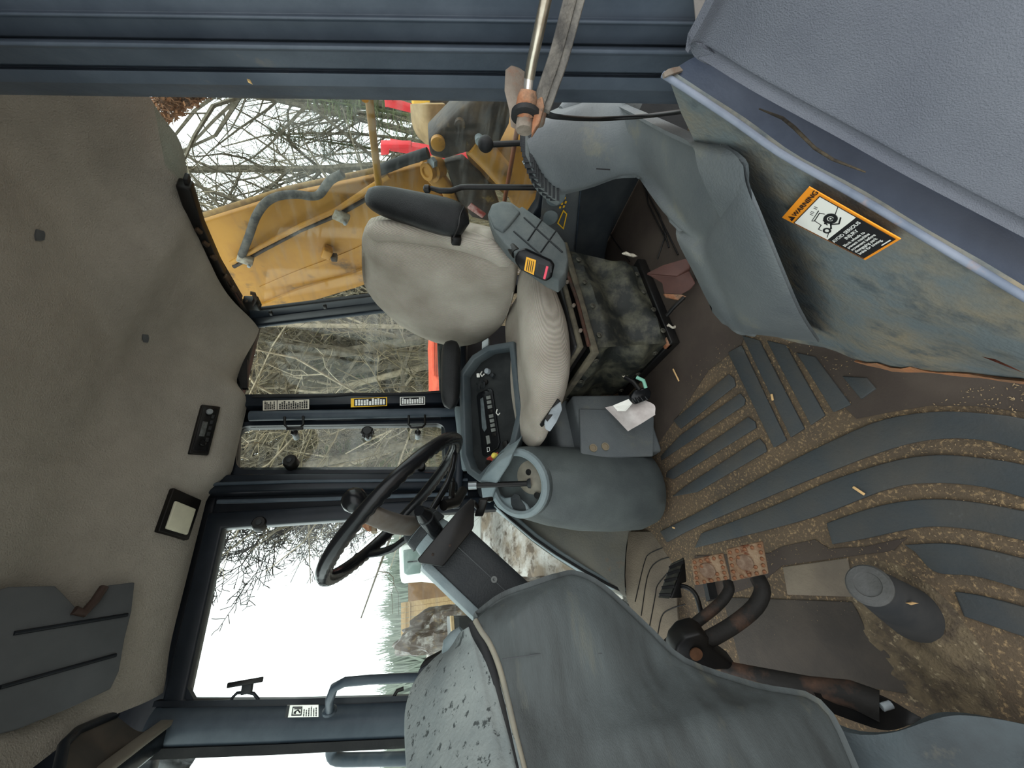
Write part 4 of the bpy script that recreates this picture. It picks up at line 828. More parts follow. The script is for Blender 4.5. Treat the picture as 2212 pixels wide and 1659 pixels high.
for a in ((935,1198),(972,1178)): lathe('plate_bolt',[(.0028,0),(.0028,.001),(.0016,.0015)],QY(*a,SY-.075),(0,-1,0),mat('dull rust',(44,36,32),rough=.8),col,10)
tube('turn_stalk',[QY(905,1103,SY-.12),QY(915,1112,SY-.10),QY(932,1135,SY-.07),QY(945,1152,SY-.04)],[.010,.016,.016,.015],GLOSSB,col,18); lathe('stalk_ring',[(.0165,0),(.0165,.004)],QY(918,1116,SY-.095),(QY(932,1135,SY-.07)-QY(915,1112,SY-.10)),PLASTD,col,18)
tube('wiring',[P(1022,1085,.86),P(1035,1100,.88),P(1045,1080,.90),P(1062,1078,.92)],.006,BLACK,col,8); box('wire_block',P(1040,1095,.88),(.02,.04,.02),BLACK,col,.003,[DN,RT+DN*.3,FW])
tube('column_knuckle',[P(958,1092,.86),P(985,1085,.9),P(1000,1060,.95)],.012,BLACK,col,10); tube('column_clevis',[P(975,1075,.9),P(978,1045,.93)],.007,BLACK,col,10)
# ================================================================== FRONT DASH
dash=thing('front_dash','bulky grey front dash hood with a dusty speckled top cover','dashboard',P(1300,1500,.56))
crest=[(1028,1340,.615),(1042,1364,.60),(1060,1391,.588),(1080,1440,.57),(1098,1510,.545),(1116,1590,.515),(1133,1659,.49),(1166,1800,.44)]
lowr=[(1032,1332,.62),(1085,1292,.645),(1150,1267,.655),(1210,1247,.66),(1245,1243,.66),(1300,1270,.655),(1390,1352,.645),(1480,1432,.64),(1640,1488,.62),(1768,1520,.60),(1842,1659,.55),(1900,1800,.50)]
cr=spline([P(*a) for a in crest],30); lr=spline([P(*a) for a in lowr],30)
def drow(s,b): return [a.lerp(c,s)-(a.lerp(c,s)-CAM).normalized()*b*min(1,i/8) for i,(a,c) in enumerate(zip(cr,lr))]
sheet('rear_shroud',[[p+V((-.03,.03,0)) for p in cr],cr,drow(.1,.008),drow(.35,.025),drow(.65,.028),drow(.9,.012),lr,[p+V((-.015,.03,0)) for p in lr],[p+V((-.10,.06,.0)) for p in lr]],DASH,dash,.008,44,30)
ck=[(990,1372,.68),(962,1404,.672),(928,1434,.655),(896,1472,.635),(878,1520,.61),(873,1570,.585),(877,1659,.54),(884,1800,.48)]
cf=[(1014,1354,.612),(1024,1378,.602),(1034,1408,.585),(1048,1462,.562),(1062,1520,.54),(1079,1590,.512),(1094,1659,.486),(1124,1800,.436)]
c0=spline([P(*a) for a in ck],30); c1=spline([P(*a) for a in cf],30)
def crow(s,b): return [a.lerp(c,s)-(a.lerp(c,s)-CAM).normalized()*b+V((0,0,b*.3)) for a,c in zip(c0,c1)]
sheet('top_cover',[[p+V((-.10,.05,-.04)) for p in c0],[p+V((-.03,.02,-.012)) for p in c0],c0,crow(.12,.006),crow(.5,.014),crow(.9,.008),c1,[p+V((-.004,.0,-.014)) for p in c1],[p+V((-.05,.03,-.02)) for p in c1]],COWL,dash,.006,40,30,away=(-.5,.5,-1))
tube('crest_bead',[p+V((.0,0,.001)) for p in cr],.0045,mat('highlit crest edge',(128,122,108),(112,110,102),20,rough=.6),dash,10)  # paler colour paints the bevel's highlight along the crest
tube('seam_gap',[a.lerp(b,.5)+(a-CAM).normalized()*.010 for a,b in zip(cr,c1)],.0115,RUBBER,dash,10)
tube('cover_nub',[P(1003,1368,.67),P(988,1385,.665),P(972,1400,.66),P(962,1412,.66)],[.014,.019,.017,.008],PLASTL,dash,14)
prism('vent_flap',[P(*a) for a in ((975,1392,.70),(965,1402,.70),(915,1428,.69),(905,1442,.68),(912,1446,.68),(950,1425,.69))],-FW-DN*.3,.01,BLACK,dash,.002); prism('vent_flap',[P(*a) for a in ((950,1420,.68),(905,1446,.67),(900,1460,.665),(908,1462,.665),(945,1436,.675))],-FW-DN*.4,.006,STEELD,dash,.001)
tube('moulded_line',[P(1085,1424,.555),P(1200,1408,.575),P(1300,1412,.585)],.0009,MATS['seam grey'],dash,6)
# lower kick panel, dark pocket behind it
lp=sheet('kick_panel',[[P(1700,1520,.66),P(1780,1562,.62),P(1850,1586,.60),P(1930,1582,.575),P(2010,1556,.55),P(2080,1545,.535),P(2200,1562,.51),P(2330,1600,.48)],
   [P(1720,1580,.66),P(1800,1620,.62),P(1870,1640,.59),P(1940,1640,.565),P(2020,1620,.545),P(2090,1612,.525),P(2200,1630,.50),P(2330,1670,.48)],
   [P(1750,1720,.64),P(1830,1740,.60),P(1900,1750,.575),P(1970,1750,.55),P(2040,1745,.53),P(2110,1745,.51),P(2210,1755,.49),P(2330,1780,.47)]],mat('kick panel',(66,74,77),(50,54,56),6,.4,.7,rough=.6,bump=.3,c3=(104,98,84),s3=9,t3=(.6,.75)),dash,.012,30,12)
t=thing('pedal_shaft','greasy dark pedal cross shaft half hidden under the front dash','shaft',P(1750,1490,.70))
tube('shaft',[P(1560,1440,.82),P(1660,1462,.76),P(1750,1482,.72),P(1840,1500,.685),P(1900,1525,.66)],[.012,.014,.016,.022,.024],mat('pedal arm',(30,28,26),(84,60,46),9,.52,.72,rough=.7,bump=.4,bscale=90),t,14)
sheet('dark_opening',[[P(1760,1500,.70),P(1850,1490,.68),P(1920,1512,.66),P(1990,1550,.64)],[P(1770,1530,.70),P(1850,1560,.67),P(1920,1578,.65),P(1990,1556,.635)]],BLACK,t,.01,12,6); tube('shaft_pin',[P(1905,1528,.645),P(1925,1522,.645)],.006,SILV,t,10)  # black sheet gives the opening under the dash its darkness
# ================================================================== RIGHT CONSOLE
con=thing('side_console','grey right hand side console with radio panel and cup holder pod','console',(.45,1.3,0))
cn=V((-.12,-.70,.70)).normalized(); cp=V((.55,1.27,.63))
def K(x,y,o=0): return QN(x,y,cp+cn*o,cn)
outl=[(1004,812),(1030,776),(1062,756),(1112,748),(1128,900),(1112,968),(1080,996),(1044,1034),(1022,1018),(1010,985)]
prism('tray',[K(x,y,-.03) for x,y in outl],cn,.05,CONTOP,con)
rbar('tray_rim',[K(x,y,-.008) for x,y in outl],.022,.05,cn,mat('console rim',(62,70,74),(74,80,82),8,rough=.45),con,True,.005)
prism('radio_panel',[K(x,y,-.022) for x,y in ((1029,856),(1033,849),(1058,838),(1063,842),(1079,955),(1075,968),(1046,986),(1041,982))],cn,.012,GLOSSB,con,.002)
prism('radio_lens',[K(x,y,-.020) for x,y in ((1037,862),(1043,858),(1051,925),(1046,933),(1041,925))],cn,.004,mat('grey lens',(88,96,98),(70,76,78),20,rough=.25),con,.001)
for i in range(9):
    f=i/8; x=1054+12*f; y=858+80*f
    prism('console_button',[K(x-4.5,y-2,-.018),K(x+4.5,y-4,-.018),K(x+5.5,y+3,-.018),K(x-3.5,y+5,-.018)],cn,.006,BLACK if i in (3,8) else mat('grey key',(110,112,108),(92,94,90),40,rough=.5),con,.0008)
prism('small_display',[K(x,y,-.018) for x,y in ((1049,942),(1056,940),(1059,957),(1052,960))],cn,.004,MATS['grey key'],con,.0006); rbar('panel_mark',[K(x,y,-.018) for x,y in ((1052,967),(1057,966),(1058,974),(1053,976))],.0012,.001,cn,WTXT,con,True)
tube('console_hook',[K(1041,803,-.02),K(1038,808,.0),K(1041,813,.0),K(1046,808,-.01)],.0025,mat('bright hook',(214,212,204),rough=.4),con,8)
box('console_toggle',K(1033,811,-.012),(.016,.008,.012),MATS['bright hook'],con,.002); lathe('console_knob',[(.011,0),(.010,.014),(.006,.016)],K(1055,803,-.028),cn,SILV,con,16); lathe('console_knob',[(.009,0),(.008,.012),(.004,.014)],K(1066,812,-.028),cn,PLASTD,con,16)
for a in ((1032,838),(1043,834)): tube('switch_guard',[K(a[0]-2,a[1]-9,-.02),K(a[0]+3,a[1]-7,-.005),K(a[0]+4,a[1]+2,-.005),K(a[0]-1,a[1]+5,-.02)],.003,PLASTD,con,8)
lathe('key_switch',[(.010,0),(.010,.008),(.006,.009)],K(1050,826,-.028),cn,BLACK,con,16)
tube('key_ring',[K(1074,884,-.0),K(1072,892,.004),K(1076,897,.004),K(1080,892,0)],.002,MATS['bright hook'],con,8)
box('rocker_switch',K(1092,962,-.018),(.032,.02,.012),BLACK,con,.003,[V((1,0,0)),cn.cross(V((1,0,0))),cn])
prism('red_plate',[K(x,y,-.024) for x,y in ((1050,990),(1074,976),(1082,992),(1060,1012))],cn,.005,mat('red plate',(160,62,50),(110,44,38),30,rough=.6),con,.001); lathe('yellow_knob',[(.010,0),(.011,.012),(.007,.018)],K(1071,985,-.022),cn,mat('yellow knob',(226,204,96),rough=.4),con,16); lathe('black_knob',[(.010,0),(.009,.014)],K(1058,1000,-.022),cn,BLACK,con,14)
# light front block
fb_=[(1036,1038),(1078,996),(1108,980),(1100,1004),(1074,1044),(1060,1088),(1042,1084)]
fbn=(-FW*.9-RT*.3-DN*.25)
prism('front_block',[QN(x,y,P(1080,1035,1.20),fbn) for x,y in fb_],fbn,.14,PLASTL,con,.006,2)
# pod
pt_=P(1118,1044,1.215); pnn=(V((-.32,-.62,.72))).normalized()
def ring_(c,n,r,k=40,ref=V((1,0,0)),asp=1.0):
    n=V(n).normalized(); u=(ref-n*ref.dot(n)).normalized(); v=n.cross(u); return [V(c)+u*math.cos(2*math.pi*j/k)*r*asp+v*math.sin(2*math.pi*j/k)*r for j in range(k)]
rings=[ring_((.285,1.235,.02),ZUP,.10),ring_((.285,1.235,.035),ZUP,.125),ring_((.285,1.23,.09),ZUP,.140),ring_((.288,1.225,.2),(-.05,-.1,1),.140),ring_((.295,1.21,.32),(-.15,-.3,.9),.137),ring_((.305,1.19,.42),(-.25,-.5,.8),.128),ring_(pt_-pnn*.02,pnn,.113),ring_(pt_-pnn*.006,pnn,.111),ring_(pt_,pnn,.105),ring_(pt_-pnn*.0,pnn,.092),ring_(pt_-pnn*.03,pnn,.086)]
loft('pod',rings,mat('pod plastic',(62,67,68),(84,90,89),5,.35,.7,rough=.5,bump=.2,bscale=260),con,40)
def T(x,y,o=0): return QN(x,y,pt_+pnn*o,pnn)
lathe('pod_rim',[(.085,-.012),(.086,.004),(.094,.009),(.106,.005),(.110,-.006)],pt_,pnn,PLASTL,con,48,False)
prism('cup_deck',[T(x,y,-.004) for x,y in ((1066,1062),(1088,1076),(1106,1074),(1120,1078),(1136,1090),(1150,1112),(1128,1118),(1100,1114),(1074,1096),(1062,1076))],pnn,.012,PLASTL,con,.003)
prism('cup_hole',[T(x,y,-.0025) for x,y in ((1078,1090),(1084,1084),(1096,1094),(1100,1104),(1092,1106))],pnn,.002,BLACK,con); prism('cup_hole',[T(x,y,-.0025) for x,y in ((1103,1075),(1112,1066),(1122,1070),(1126,1082),(1134,1092),(1136,1104),(1126,1104),(1120,1112),(1112,1106),(1104,1090))],pnn,.002,PLASTD,con,0)
# lower body
box('lower_body',(.485,1.235,.148),(.225,.25,.292),PLAST,con,.012); 
prism('body_face',[QY(x,y,1.10) for x,y in ((1256,991),(1252,882),(1414,886),(1412,985))],(0,-1,0),.012,PLAST,con,.005)
box('upper_body',(.55,1.38,.43),(.42,.16,.34),PLASTD,con,.02); box('mid_step',(.50,1.26,.31),(.26,.16,.07),PLAST,con,.02)
for a in ((1281,968),(1307,965)): c_=lathe('socket_cap',[(.0135,0),(.0135,.004),(.010,.004),(.0098,.0005)],QY(*a,1.098),(0,-1,0),BRASS,con,20)
# control lever in the pod
t=thing('loader_lever','upright black lever with chrome collar standing in the round console pod','lever',T(1150,1040,-.03))
lathe('base_plate',[(.074,-.012),(.072,.0),(.05,.012),(.016,.018)],T(1152,1030,-.04),pnn,mat('tan lever plate',(132,126,112),(112,108,98),14,rough=.7),t,36)
for a in ((1142,1020),(1160,1070),(1175,1010)): lathe('plate_hole',[(.010,0),(.010,.002)],T(*a,-.024),pnn,BLACK,t,14)
ra=T(1146,1044,-.02); rb=QN(1014,1049,ra-FW*.0,FW); rt_=QN(978,1053,ra,FW)
tube('rod',[ra,ra.lerp(rb,.5),rb],.0085,BLACK,t,14); tube('collar',[rb.lerp(ra,.12),rb.lerp(rt_,.05)],.0125,mat('dull chrome',(120,124,126),rough=.3,metal=.7),t,16); lathe('grommet',[(.016,0),(.014,.008),(.009,.012)],ra,(rb-ra),PLASTD,t,16)
lathe('knob',[(.012,-.014),(.021,-.010),(.023,.0),(.020,.010),(.010,.014)],rt_,(rt_-ra),GLOSSB,t,20)
tube('knob_pin',[rt_-RT*.03,rt_+RT*.03],.007,BLACK,t,10)
struct(box('wall_front',(-.60,.62,.22),(.03,1.1,.44),STEELD,bev=.008),'dark lower front wall under the windscreen')
# ================================================================== PEDALS
def pedal(label,quad,d,armp,r_,group=None):
    c=sum((P(x,y,d) for x,y in quad),V((0,0,0)))/4; t=thing('brake_pedal',label,'pedal',c)
    n=(-FW*.8-DN*.5); q=[QN(x,y,P(quad[0][0],quad[0][1],d),n) for x,y in quad]; nn=n.normalized()
    prism('pad',q,nn,.009,RUSTP,t,.003)
    def pq(u,v,o=.0005): return q[0]*(1-u)*(1-v)+q[1]*u*(1-v)+q[2]*u*v+q[3]*(1-u)*v+nn*o
    for i in range(5):
        for j in range(5):
            if 1<=i<=3 and 1<=j<=3 and (i,j)!=(1,1) and (i,j)!=(3,3) : continue
            lathe('stud',[(.0042,-.001),(.0038,.003),(.002,.004)],pq(.1+.2*i,.1+.2*j),nn,mat('stud rust',(96,60,40),(120,84,60),60,rough=.9),t,8)
    o=lathe('pad_badge',[(.017,0),(.016,.003),(.012,.003),(.010,.0015),(.003,.0015)],pq(.45,.5),nn,mat('worn badge',(116,98,82),(92,72,58),60,rough=.8),t,22)
    tube('arm',spline([P(*a) for a in armp],18),r_,mat('pedal arm',(30,28,26),(84,60,46),9,.52,.72,rough=.7,bump=.4,bscale=90),t,14)
pedal('rusty studded brake pedal pad, the lower and nearer of the pair',[(1568,1188),(1648,1170),(1661,1240),(1580,1257)],.86,[(1636,1248,.868),(1647,1275,.85),(1632,1310,.845),(1590,1346,.838),(1540,1376,.83),(1490,1400,.822),(1470,1425,.82)],.0165)
pedal('rusty studded brake pedal pad, the one nearer the throttle pedal',[(1493,1210),(1562,1196),(1577,1252),(1500,1266)],.895,[(1572,1258,.905),(1574,1276,.89),(1552,1306,.882),(1500,1348,.875),(1450,1386,.868),(1425,1410,.865)],.0115)
t=thing('pedal_bracket','black pedal pivot bracket with an orange pin below the dash hood','bracket',P(1520,1410,.80))
prism('bracket_plate',[P(x,y,.80) for x,y in ((1462,1398),(1480,1376),(1512,1366),(1535,1380),(1532,1396),(1560,1418),(1600,1448),(1540,1450),(1480,1444),(1455,1425))],-FW-RT*.1,.05,BLACK,t,.006)
lathe('pivot_pin',[(.013,0),(.013,.003)],P(1503,1412,.797),-FW,mat('orange pin',(84,58,40),(72,48,32),40,rough=.6),t,20)
t=thing('throttle_pedal','small black ribbed throttle pedal on a thin bent rod','pedal',P(1450,1250,.98))
tn=(-FW*.5+DN*-.6-RT*.5); 
prism('pad',[P(1478,1206,1.01),P(1448,1220,1.0),P(1421,1292,.96),P(1446,1294,.955)],(-FW-DN*.6),.010,mat('worn pedal rubber',(44,46,42),(80,76,64),30,.5,.7,rough=.7),t,.002)
for i in range(5):
    f=(i+.5)/5; a=P(1478,1206,1.005).lerp(P(1446,1294,.95),f); b=P(1448,1220,.995).lerp(P(1421,1292,.955),f); rbar('tread',[a,b],.006,.004,-FW,RUBBER,t)
prism('pedal_back',[P(1480,1208,1.02),P(1484,1258,.99),P(1470,1262,.98),P(1474,1292,.97),P(1448,1294,.96)],-FW,.02,BLACK,t,.003)
tube('rod',spline([P(1466,1264,.99),P(1490,1272,.97),P(1505,1290,.955),P(1516,1330,.94)],12),.006,BLACK,t,10)
t=thing('floor_stop','dark rubber block on the front floor behind the rusty pedals','block',QZ(1525,1280,0)); prism('block',[QZ(x,y,.03) for x,y in ((1518,1258),(1526,1258),(1534,1295),(1526,1300))],ZUP,.03,RUBBER,t)
kb=QZ(1972,1326,0); kt=P(1880,1266,.60); ka=(kt-kb)
t=thing('diff_lock_pedal','round grey rubber capped foot stalk standing on the floor mat','pedal',kb)
L_=ka.length; lathe('stalk_boot',[(.043,0),(.040,L_*.25),(.035,L_*.6),(.031,L_*.85),(.028,L_)],kb,ka,mat('soft dark boot',(44,46,48),(56,56,56),12,rough=.7),t,28); lathe('cap',[(.029,0),(.030,.006),(.027,.010),(.018,.011),(.017,.009),(.003,.009)],kb+ka,ka,mat('worn cap',(74,74,73),(64,64,62),16,rough=.7,bump=.3),t,28)
mk('cap_chip',[P(1955,1302,.585),P(1970,1300,.585),P(1985,1303,.585),P(1968,1307,.585),P(1968,1303,.58)],[(0,1,4),(1,2,4),(2,3,4),(3,0,4),(0,1,2,3)],MATS['straw'],t)
mc=QZ(1965,1375,0); vs=[];fs=[]; n=26
for j in range(n+1):
    for i in range(n+1):
        u,v=i/n*2-1,j/n*2-1; p=mc+V((u*.13,v*.10,0)); r_=math.hypot(u,v); vs.append(p+V((0,0,max(0,(1-r_*r_))*(.010+.012*mnoise.noise(p*30)+.006*mnoise.noise(p*90))-.001)))
W=n+1
for j in range(n):
    for i in range(n): fs.append((j*W+i,j*W+i+1,j*W+i+W+1,j*W+i+W))
o=mk('caked_dirt',vs,fs,mat('caked dirt',(98,86,68),(72,63,53),30,.42,.6,rough=1,bump=.8,bscale=200,c3=(136,122,98),s3=90,t3=(.58,.68)),None,True); tag(o,'tan dirt caked on the mat round the foot stalk','dirt',kind='stuff')
# ================================================================== SMALL FLOOR THINGS
t=thing('document_pouch','crumpled grey white paper sheet tucked in front of the seat base','paper',P(1370,900,1.230))
sheet('sheet',[[P(1306,880,1.290),P(1345,872,1.250),P(1392,864,1.230)],[P(1330,904,1.280),P(1368,890,1.220),P(1414,876,1.210)],[P(1357,932,1.260),P(1380,918,1.225),P(1415,896,1.205)]],PAPER,t,.003,12,12,fn=lambda p,u,v:p+FW*.008*mnoise.noise(p*22))
prism('white_slip',[P(1324,876,1.240),P(1358,862,1.220),P(1366,872,1.210),P(1352,888,1.210),P(1334,888,1.230)],-FW,.002,WHITE,t)
t=thing('wire_connector','glossy black cable connector hanging in front of the bellows','connector',P(1382,852,1.210))
prism('housing',[P(x,y,1.210) for x,y in ((1360,858),(1372,842),(1400,836),(1408,848),(1404,862),(1370,875))],-FW-DN*.2,.04,GLOSSB,t,.006)
for k in range(4): tube('connector_rib',[P(1366+9*k,862-2*k,1.195),P(1372+9*k,872-3*k,1.195)],.003,GLOSSB,t,8)
tube('wire',[P(1395,838,1.210),P(1390,822,1.210),P(1375,815,1.220)],.006,mat('green wire',(120,170,150),rough=.5),t,8); tube('wire',[P(1382,842,1.210),P(1368,825,1.220),P(1350,815,1.240)],.007,BLACK,t,8)
t=thing('foot_plate','red brown painted folded steel foot plate beside the seat base','plate',QZ(1470,620,0))
prism('upper_leaf',[P(1396,590,1.22),P(1432,572,1.20),P(1480,558,1.17),P(1490,564,1.165),P(1490,580,1.165),P(1462,596,1.15)],-FW*.7-DN*.5+RT*.5,.012,BROWNP,t,.003)
prism('lower_leaf',[P(1396,592,1.22),P(1462,598,1.15),P(1488,586,1.16),P(1502,612,1.14),P(1492,626,1.15),P(1472,636,1.16),P(1434,634,1.19),P(1430,612,1.20)],-FW*.8-DN*.4-RT*.4,.012,BROWNP,t,.003)
prism('torn_end',[P(1434,634,1.19),P(1472,636,1.16),P(1484,640,1.16),P(1466,648,1.17),P(1440,642,1.19)],-FW,.01,RUST,t,.002); tube('tie_rod',[P(1478,642,1.16),P(1455,664,1.18),P(1440,682,1.2)],.006,BLACK,t,8); rbar('mat_edge_bar',[QZ(1505,598,.006),QZ(1545,560,.006)],.02,.012,ZUP,BLACK,t)
# ================================================================== OUTSIDE: GROUND
GZ=-1.25
gx=[V((x,y,GZ)) for x,y in ((-160,-60),(160,-60),(160,190),(-160,190))]
gr=prism('ground',gx,ZUP,.1,SNOW); gr['kind']='structure'; gr['label']='snow streaked gravel yard'
# body of the machine under the cab, keeps the light from coming up through the floor
# ------------------------------------------------------------------ boom behind the rear window
bx=1.72
def BX(x,y,o=0): return QX(x,y,bx+o)
boom=thing('backhoe_boom','big mustard yellow digging boom standing behind the rear window','boom',BX(1100,400)); 
main=[(330,508),(430,470),(620,410),(800,372),(905,346),(935,352),(960,420),(1000,470),(1010,560),(900,600),(790,600),(690,628),(600,664),(540,690),(420,740),(330,770)]
prism('boom_plate',[BX(x,y+(14 if y<510 else 0)) for x,y in main],(-1,0,0),.09,YEL,boom,.012)
prism('boom_flange',[BX(x,y,-.02) for x,y in ((545,668),(640,628),(760,592),(900,540),(1000,500),(1010,530),(900,572),(770,622),(650,658),(552,692))],(-1,0,0),.06,YEL,boom,.006)
sheet('weld_seam',[[BX(560,620,-.004),BX(640,586,-.004),BX(760,540,-.004),BX(880,480,-.004)],[BX(564,626,-.004),BX(644,592,-.004),BX(764,547,-.004),BX(884,487,-.004)]],YEL,boom,.008,14,3)
tube('boom_edge',[BX(330,506,-.004),BX(430,468,-.004),BX(620,408,-.004),BX(800,370,-.004),BX(905,344,-.004)],.012,mat('edge paint',(140,112,70),(110,84,56),20,rough=.7),boom,10)
tube('hydraulic_hose',spline([BX(*a,-.05) for a in ((522,552),(538,510),(552,470),(572,440),(600,424),(640,420),(672,424),(690,420),(705,400),(716,388),(740,375))],30),.018,HOSE,boom,12)
tube('hydraulic_tube',[BX(*a,-.04) for a in ((500,568),(560,534),(650,488),(730,452),(790,412),(840,380))],.012,YEL,boom,12); tube('hydraulic_tube',[BX(*a,-.03) for a in ((505,576),(565,542),(650,497),(735,462),(800,425))],.010,GREASE,boom,10)
for a,s in (((530,560),1),((737,468),1)):
    cc=BX(a[0],a[1],-.05); box('hose_clamp',cc,(.03,.05,.07),mat('dull clamp steel',(150,144,130),(110,96,80),30,rough=.5),boom,.006,[V((1,0,0)),V((0,.9,.45)),V((0,-.45,.9))]); 
    lathe('clamp_bolt',[(.008,0),(.008,.008),(.004,.009)],BX(a[0]+8,a[1]+14,-.07),(-1,0,0),SILV,boom,10)
box('bracket_block',BX(707,545,-.03),(.05,.06,.045),YEL,boom,.006,[V((1,0,0)),V((0,.9,.4)),V((0,-.4,.9))]); box('bracket_block',BX(722,556,-.04),(.04,.03,.03),GREASE,boom,.005)
# greasy pivot castings
prism('pivot_casting',[BX(x,y,-.12) for x,y in ((925,305),(990,240),(1040,205),(1110,190),(1100,270),(1075,320),(1040,330),(1010,330),(960,345),(930,338))],(-1,0,0),.14,GREASE,boom,.012)
lathe('casting_pin',[(.028,0),(.028,.02),(.02,.024)],BX(946,306,-.12),(-1,0,0),YEL,boom,18); lathe('casting_pin',[(.02,0),(.02,.02)],BX(993,265,-.12),(-1,0,0),GREASE,boom,14)
lathe('grease_pin',[(.05,-.03),(.05,.02),(.036,.022),(.036,.05),(.022,.052),(.020,.045)],BX(937,365,-.03),(-1,-.1,.9),YEL,boom,22)
lathe('pin_nut',[(.022,0),(.022,.02)],BX(937,350,-.05),(-1,-.1,.9),SILV,boom,6)
prism('lower_bracket',[BX(x,y,-.06) for x,y in ((920,375),(950,372),(975,405),(1005,470),(985,480),(955,420),(925,395))],(-1,0,0),.05,YEL,boom,.006)
prism('swing_post',[BX(x,y,-.02) for x,y in ((1005,330),(1060,315),(1120,300),(1180,330),(1190,470),(1120,480),(1100,430),(1060,400),(1020,370))],(-1,0,0),.2,YEL,boom,.012)
prism('dark_web',[BX(x,y,-.05) for x,y in ((960,352),(1000,345),(1040,380),(1070,420),(1085,460),(1060,480),(1020,470),(990,440))],(-1,0,0),.05,GREASE,boom,.008)
tube('cylinder_eye',[BX(1020,312,-.1),BX(1060,345,-.1),BX(1090,380,-.1)],[.04,.05,.05],YEL,boom,16); lathe('bright_pin',[(.016,0),(.016,.03)],BX(1034,297,-.13),(-1,0,0),SILV,boom,14)
tube('boom_cylinder',[BX(815,370,-.03),BX(870,348,-.04),BX(925,330,-.05)],.022,RUBBER,boom,14)
box('tape_strip',BX(1030,455,-.09),(.01,.09,.03),mat('faded red white strip',(190,150,146),(150,60,56),30,rough=.6),boom,.002,[V((1,0,0)),V((0,.5,-.85)),V((0,.85,.5))])
prism('boom_foot',[V((bx+.02,y,z)) for y,z in ((.55,.30),(1.15,.30),(1.15,-1.2),(.45,-1.2))][::-1],(-1,0,0),.3,YEL,boom,.02)
# objects standing in the yard behind
def FX(x,y,c): return QX(x,y,c)
for i,(l,lab) in enumerate(((((825,150),(832,232),(838,232),(960,262),(962,256),(848,220),(846,150)),'bright red steel frame corner behind the boom, nearer the door post'),(((822,312),(823,336),(840,334),(842,322),(890,320),(888,313)),'small bright red steel frame end left of the boom pivot'))):
    c=3.0; t=thing('steel_gantry',lab,'frame',FX(*l[0],c)); prism('frame_bar',[FX(x,y,c) for x,y in l],(-1,0,0),.06,REDP,t,.004)
    z0=FX(*l[3],c); prism('frame_post',[V((c+.08,z0.y+.0,z0.z)),V((c+.08,z0.y+.06,z0.z)),V((c+.08,z0.y+.06,GZ)),V((c+.08,z0.y,GZ))],(-1,0,0),.06,REDP,t)
c=2.7; t=thing('yellow_tank','clean yellow box section with a dark seam beyond the boom','tank',FX(930,190,c)); prism('body',[FX(x,y,c) for x,y in ((893,235),(889,225),(891,120),(1010,120),(1000,200),(985,228),(955,236))],(-1,0,0),.3,YELB,t,.02); prism('seam',[FX(x,y,c-.004) for x,y in ((937,150),(941,150),(941,232),(937,232))],(-1,0,0),.01,BLACK,t)
zz=FX(950,160,c); prism('stand',[V((c+.1,zz.y-.3,zz.z-.05)),V((c+.1,zz.y+.1,zz.z-.05)),V((c+.1,zz.y+.1,GZ)),V((c+.1,zz.y-.3,GZ))],(-1,0,0),.1,YEL,t)
c=2.4; t=thing('bucket_shell','sandy tan curved bucket shell beside the boom pivot','bucket',FX(920,270,c)); sheet('shell',[[FX(x,y,c+.1) for x,y in ((886,225),(889,262),(900,292),(920,312))],[FX(x,y,c-.04) for x,y in ((920,225),(925,262),(932,290),(940,315))],[FX(x,y,c+.05) for x,y in ((962,225),(962,255),(958,285),(952,312))]],TAN,t,.02,14,10)
zz=FX(930,262,c); prism('stand',[V((c+.12,zz.y-.1,zz.z)),V((c+.12,zz.y+.1,zz.z)),V((c+.12,zz.y+.1,GZ)),V((c+.12,zz.y-.1,GZ))],(-1,0,0),.08,GREASE,t)
c=2.3; t=thing('yellow_casting','angular yellow steel casting low behind the strut bracket','casting',FX(1060,215,c)); prism('body',[FX(x,y,c) for x,y in ((1000,180),(1010,208),(1060,222),(1095,236),(1120,235),(1120,140),(1020,140))],(-1,0,0),.2,YELB,t,.01); zz=FX(1100,190,c); prism('stand',[V((c+.05,zz.y-.2,zz.z)),V((c+.05,zz.y+.1,zz.z)),V((c+.05,zz.y+.1,GZ)),V((c+.05,zz.y-.2,GZ))],(-1,0,0),.1,YEL,t)
# dead brown leaves hanging at the top of the rear window
rl2=random.Random(11); vs=[];fs=[]
for i in range(6500):
    u=rl2.random(); x=330+ (130*u); lim=195+ (95*(1-u)**.8) ; y=rl2.uniform(90,max(100,lim-abs(rl2.gauss(0,6)))); 
    c=QX(x+rl2.gauss(0,6),y,4.6+rl2.uniform(-.5,.6)); a=V((rl2.gauss(0,1),rl2.gauss(0,1),rl2.gauss(0,1))).normalized(); b=a.orthogonal().normalized(); s=rl2.uniform(.018,.04); k=len(vs); vs+=[c+a*s,c+b*s*.6,c-a*s,c-b*s*.6]; fs.append((k,k+1,k+2,k+3))
t=thing('leafy_oak','brown leaved oak crown at the top corner of the rear window','tree',V((4.6,1.8,GZ)))
o=mk('dead_leaves',vs,fs,LEAFB,t); o['kind']='stuff'
cc=sum(vs,V((0,0,0)))/len(vs); tube('trunk',[V((4.9,.9,GZ)),V((4.8,1.0,1.0)),cc+V((0,-.2,-.3)),cc+V((0,0,.6))],[.12,.09,.06,.03],BARK,t,8)
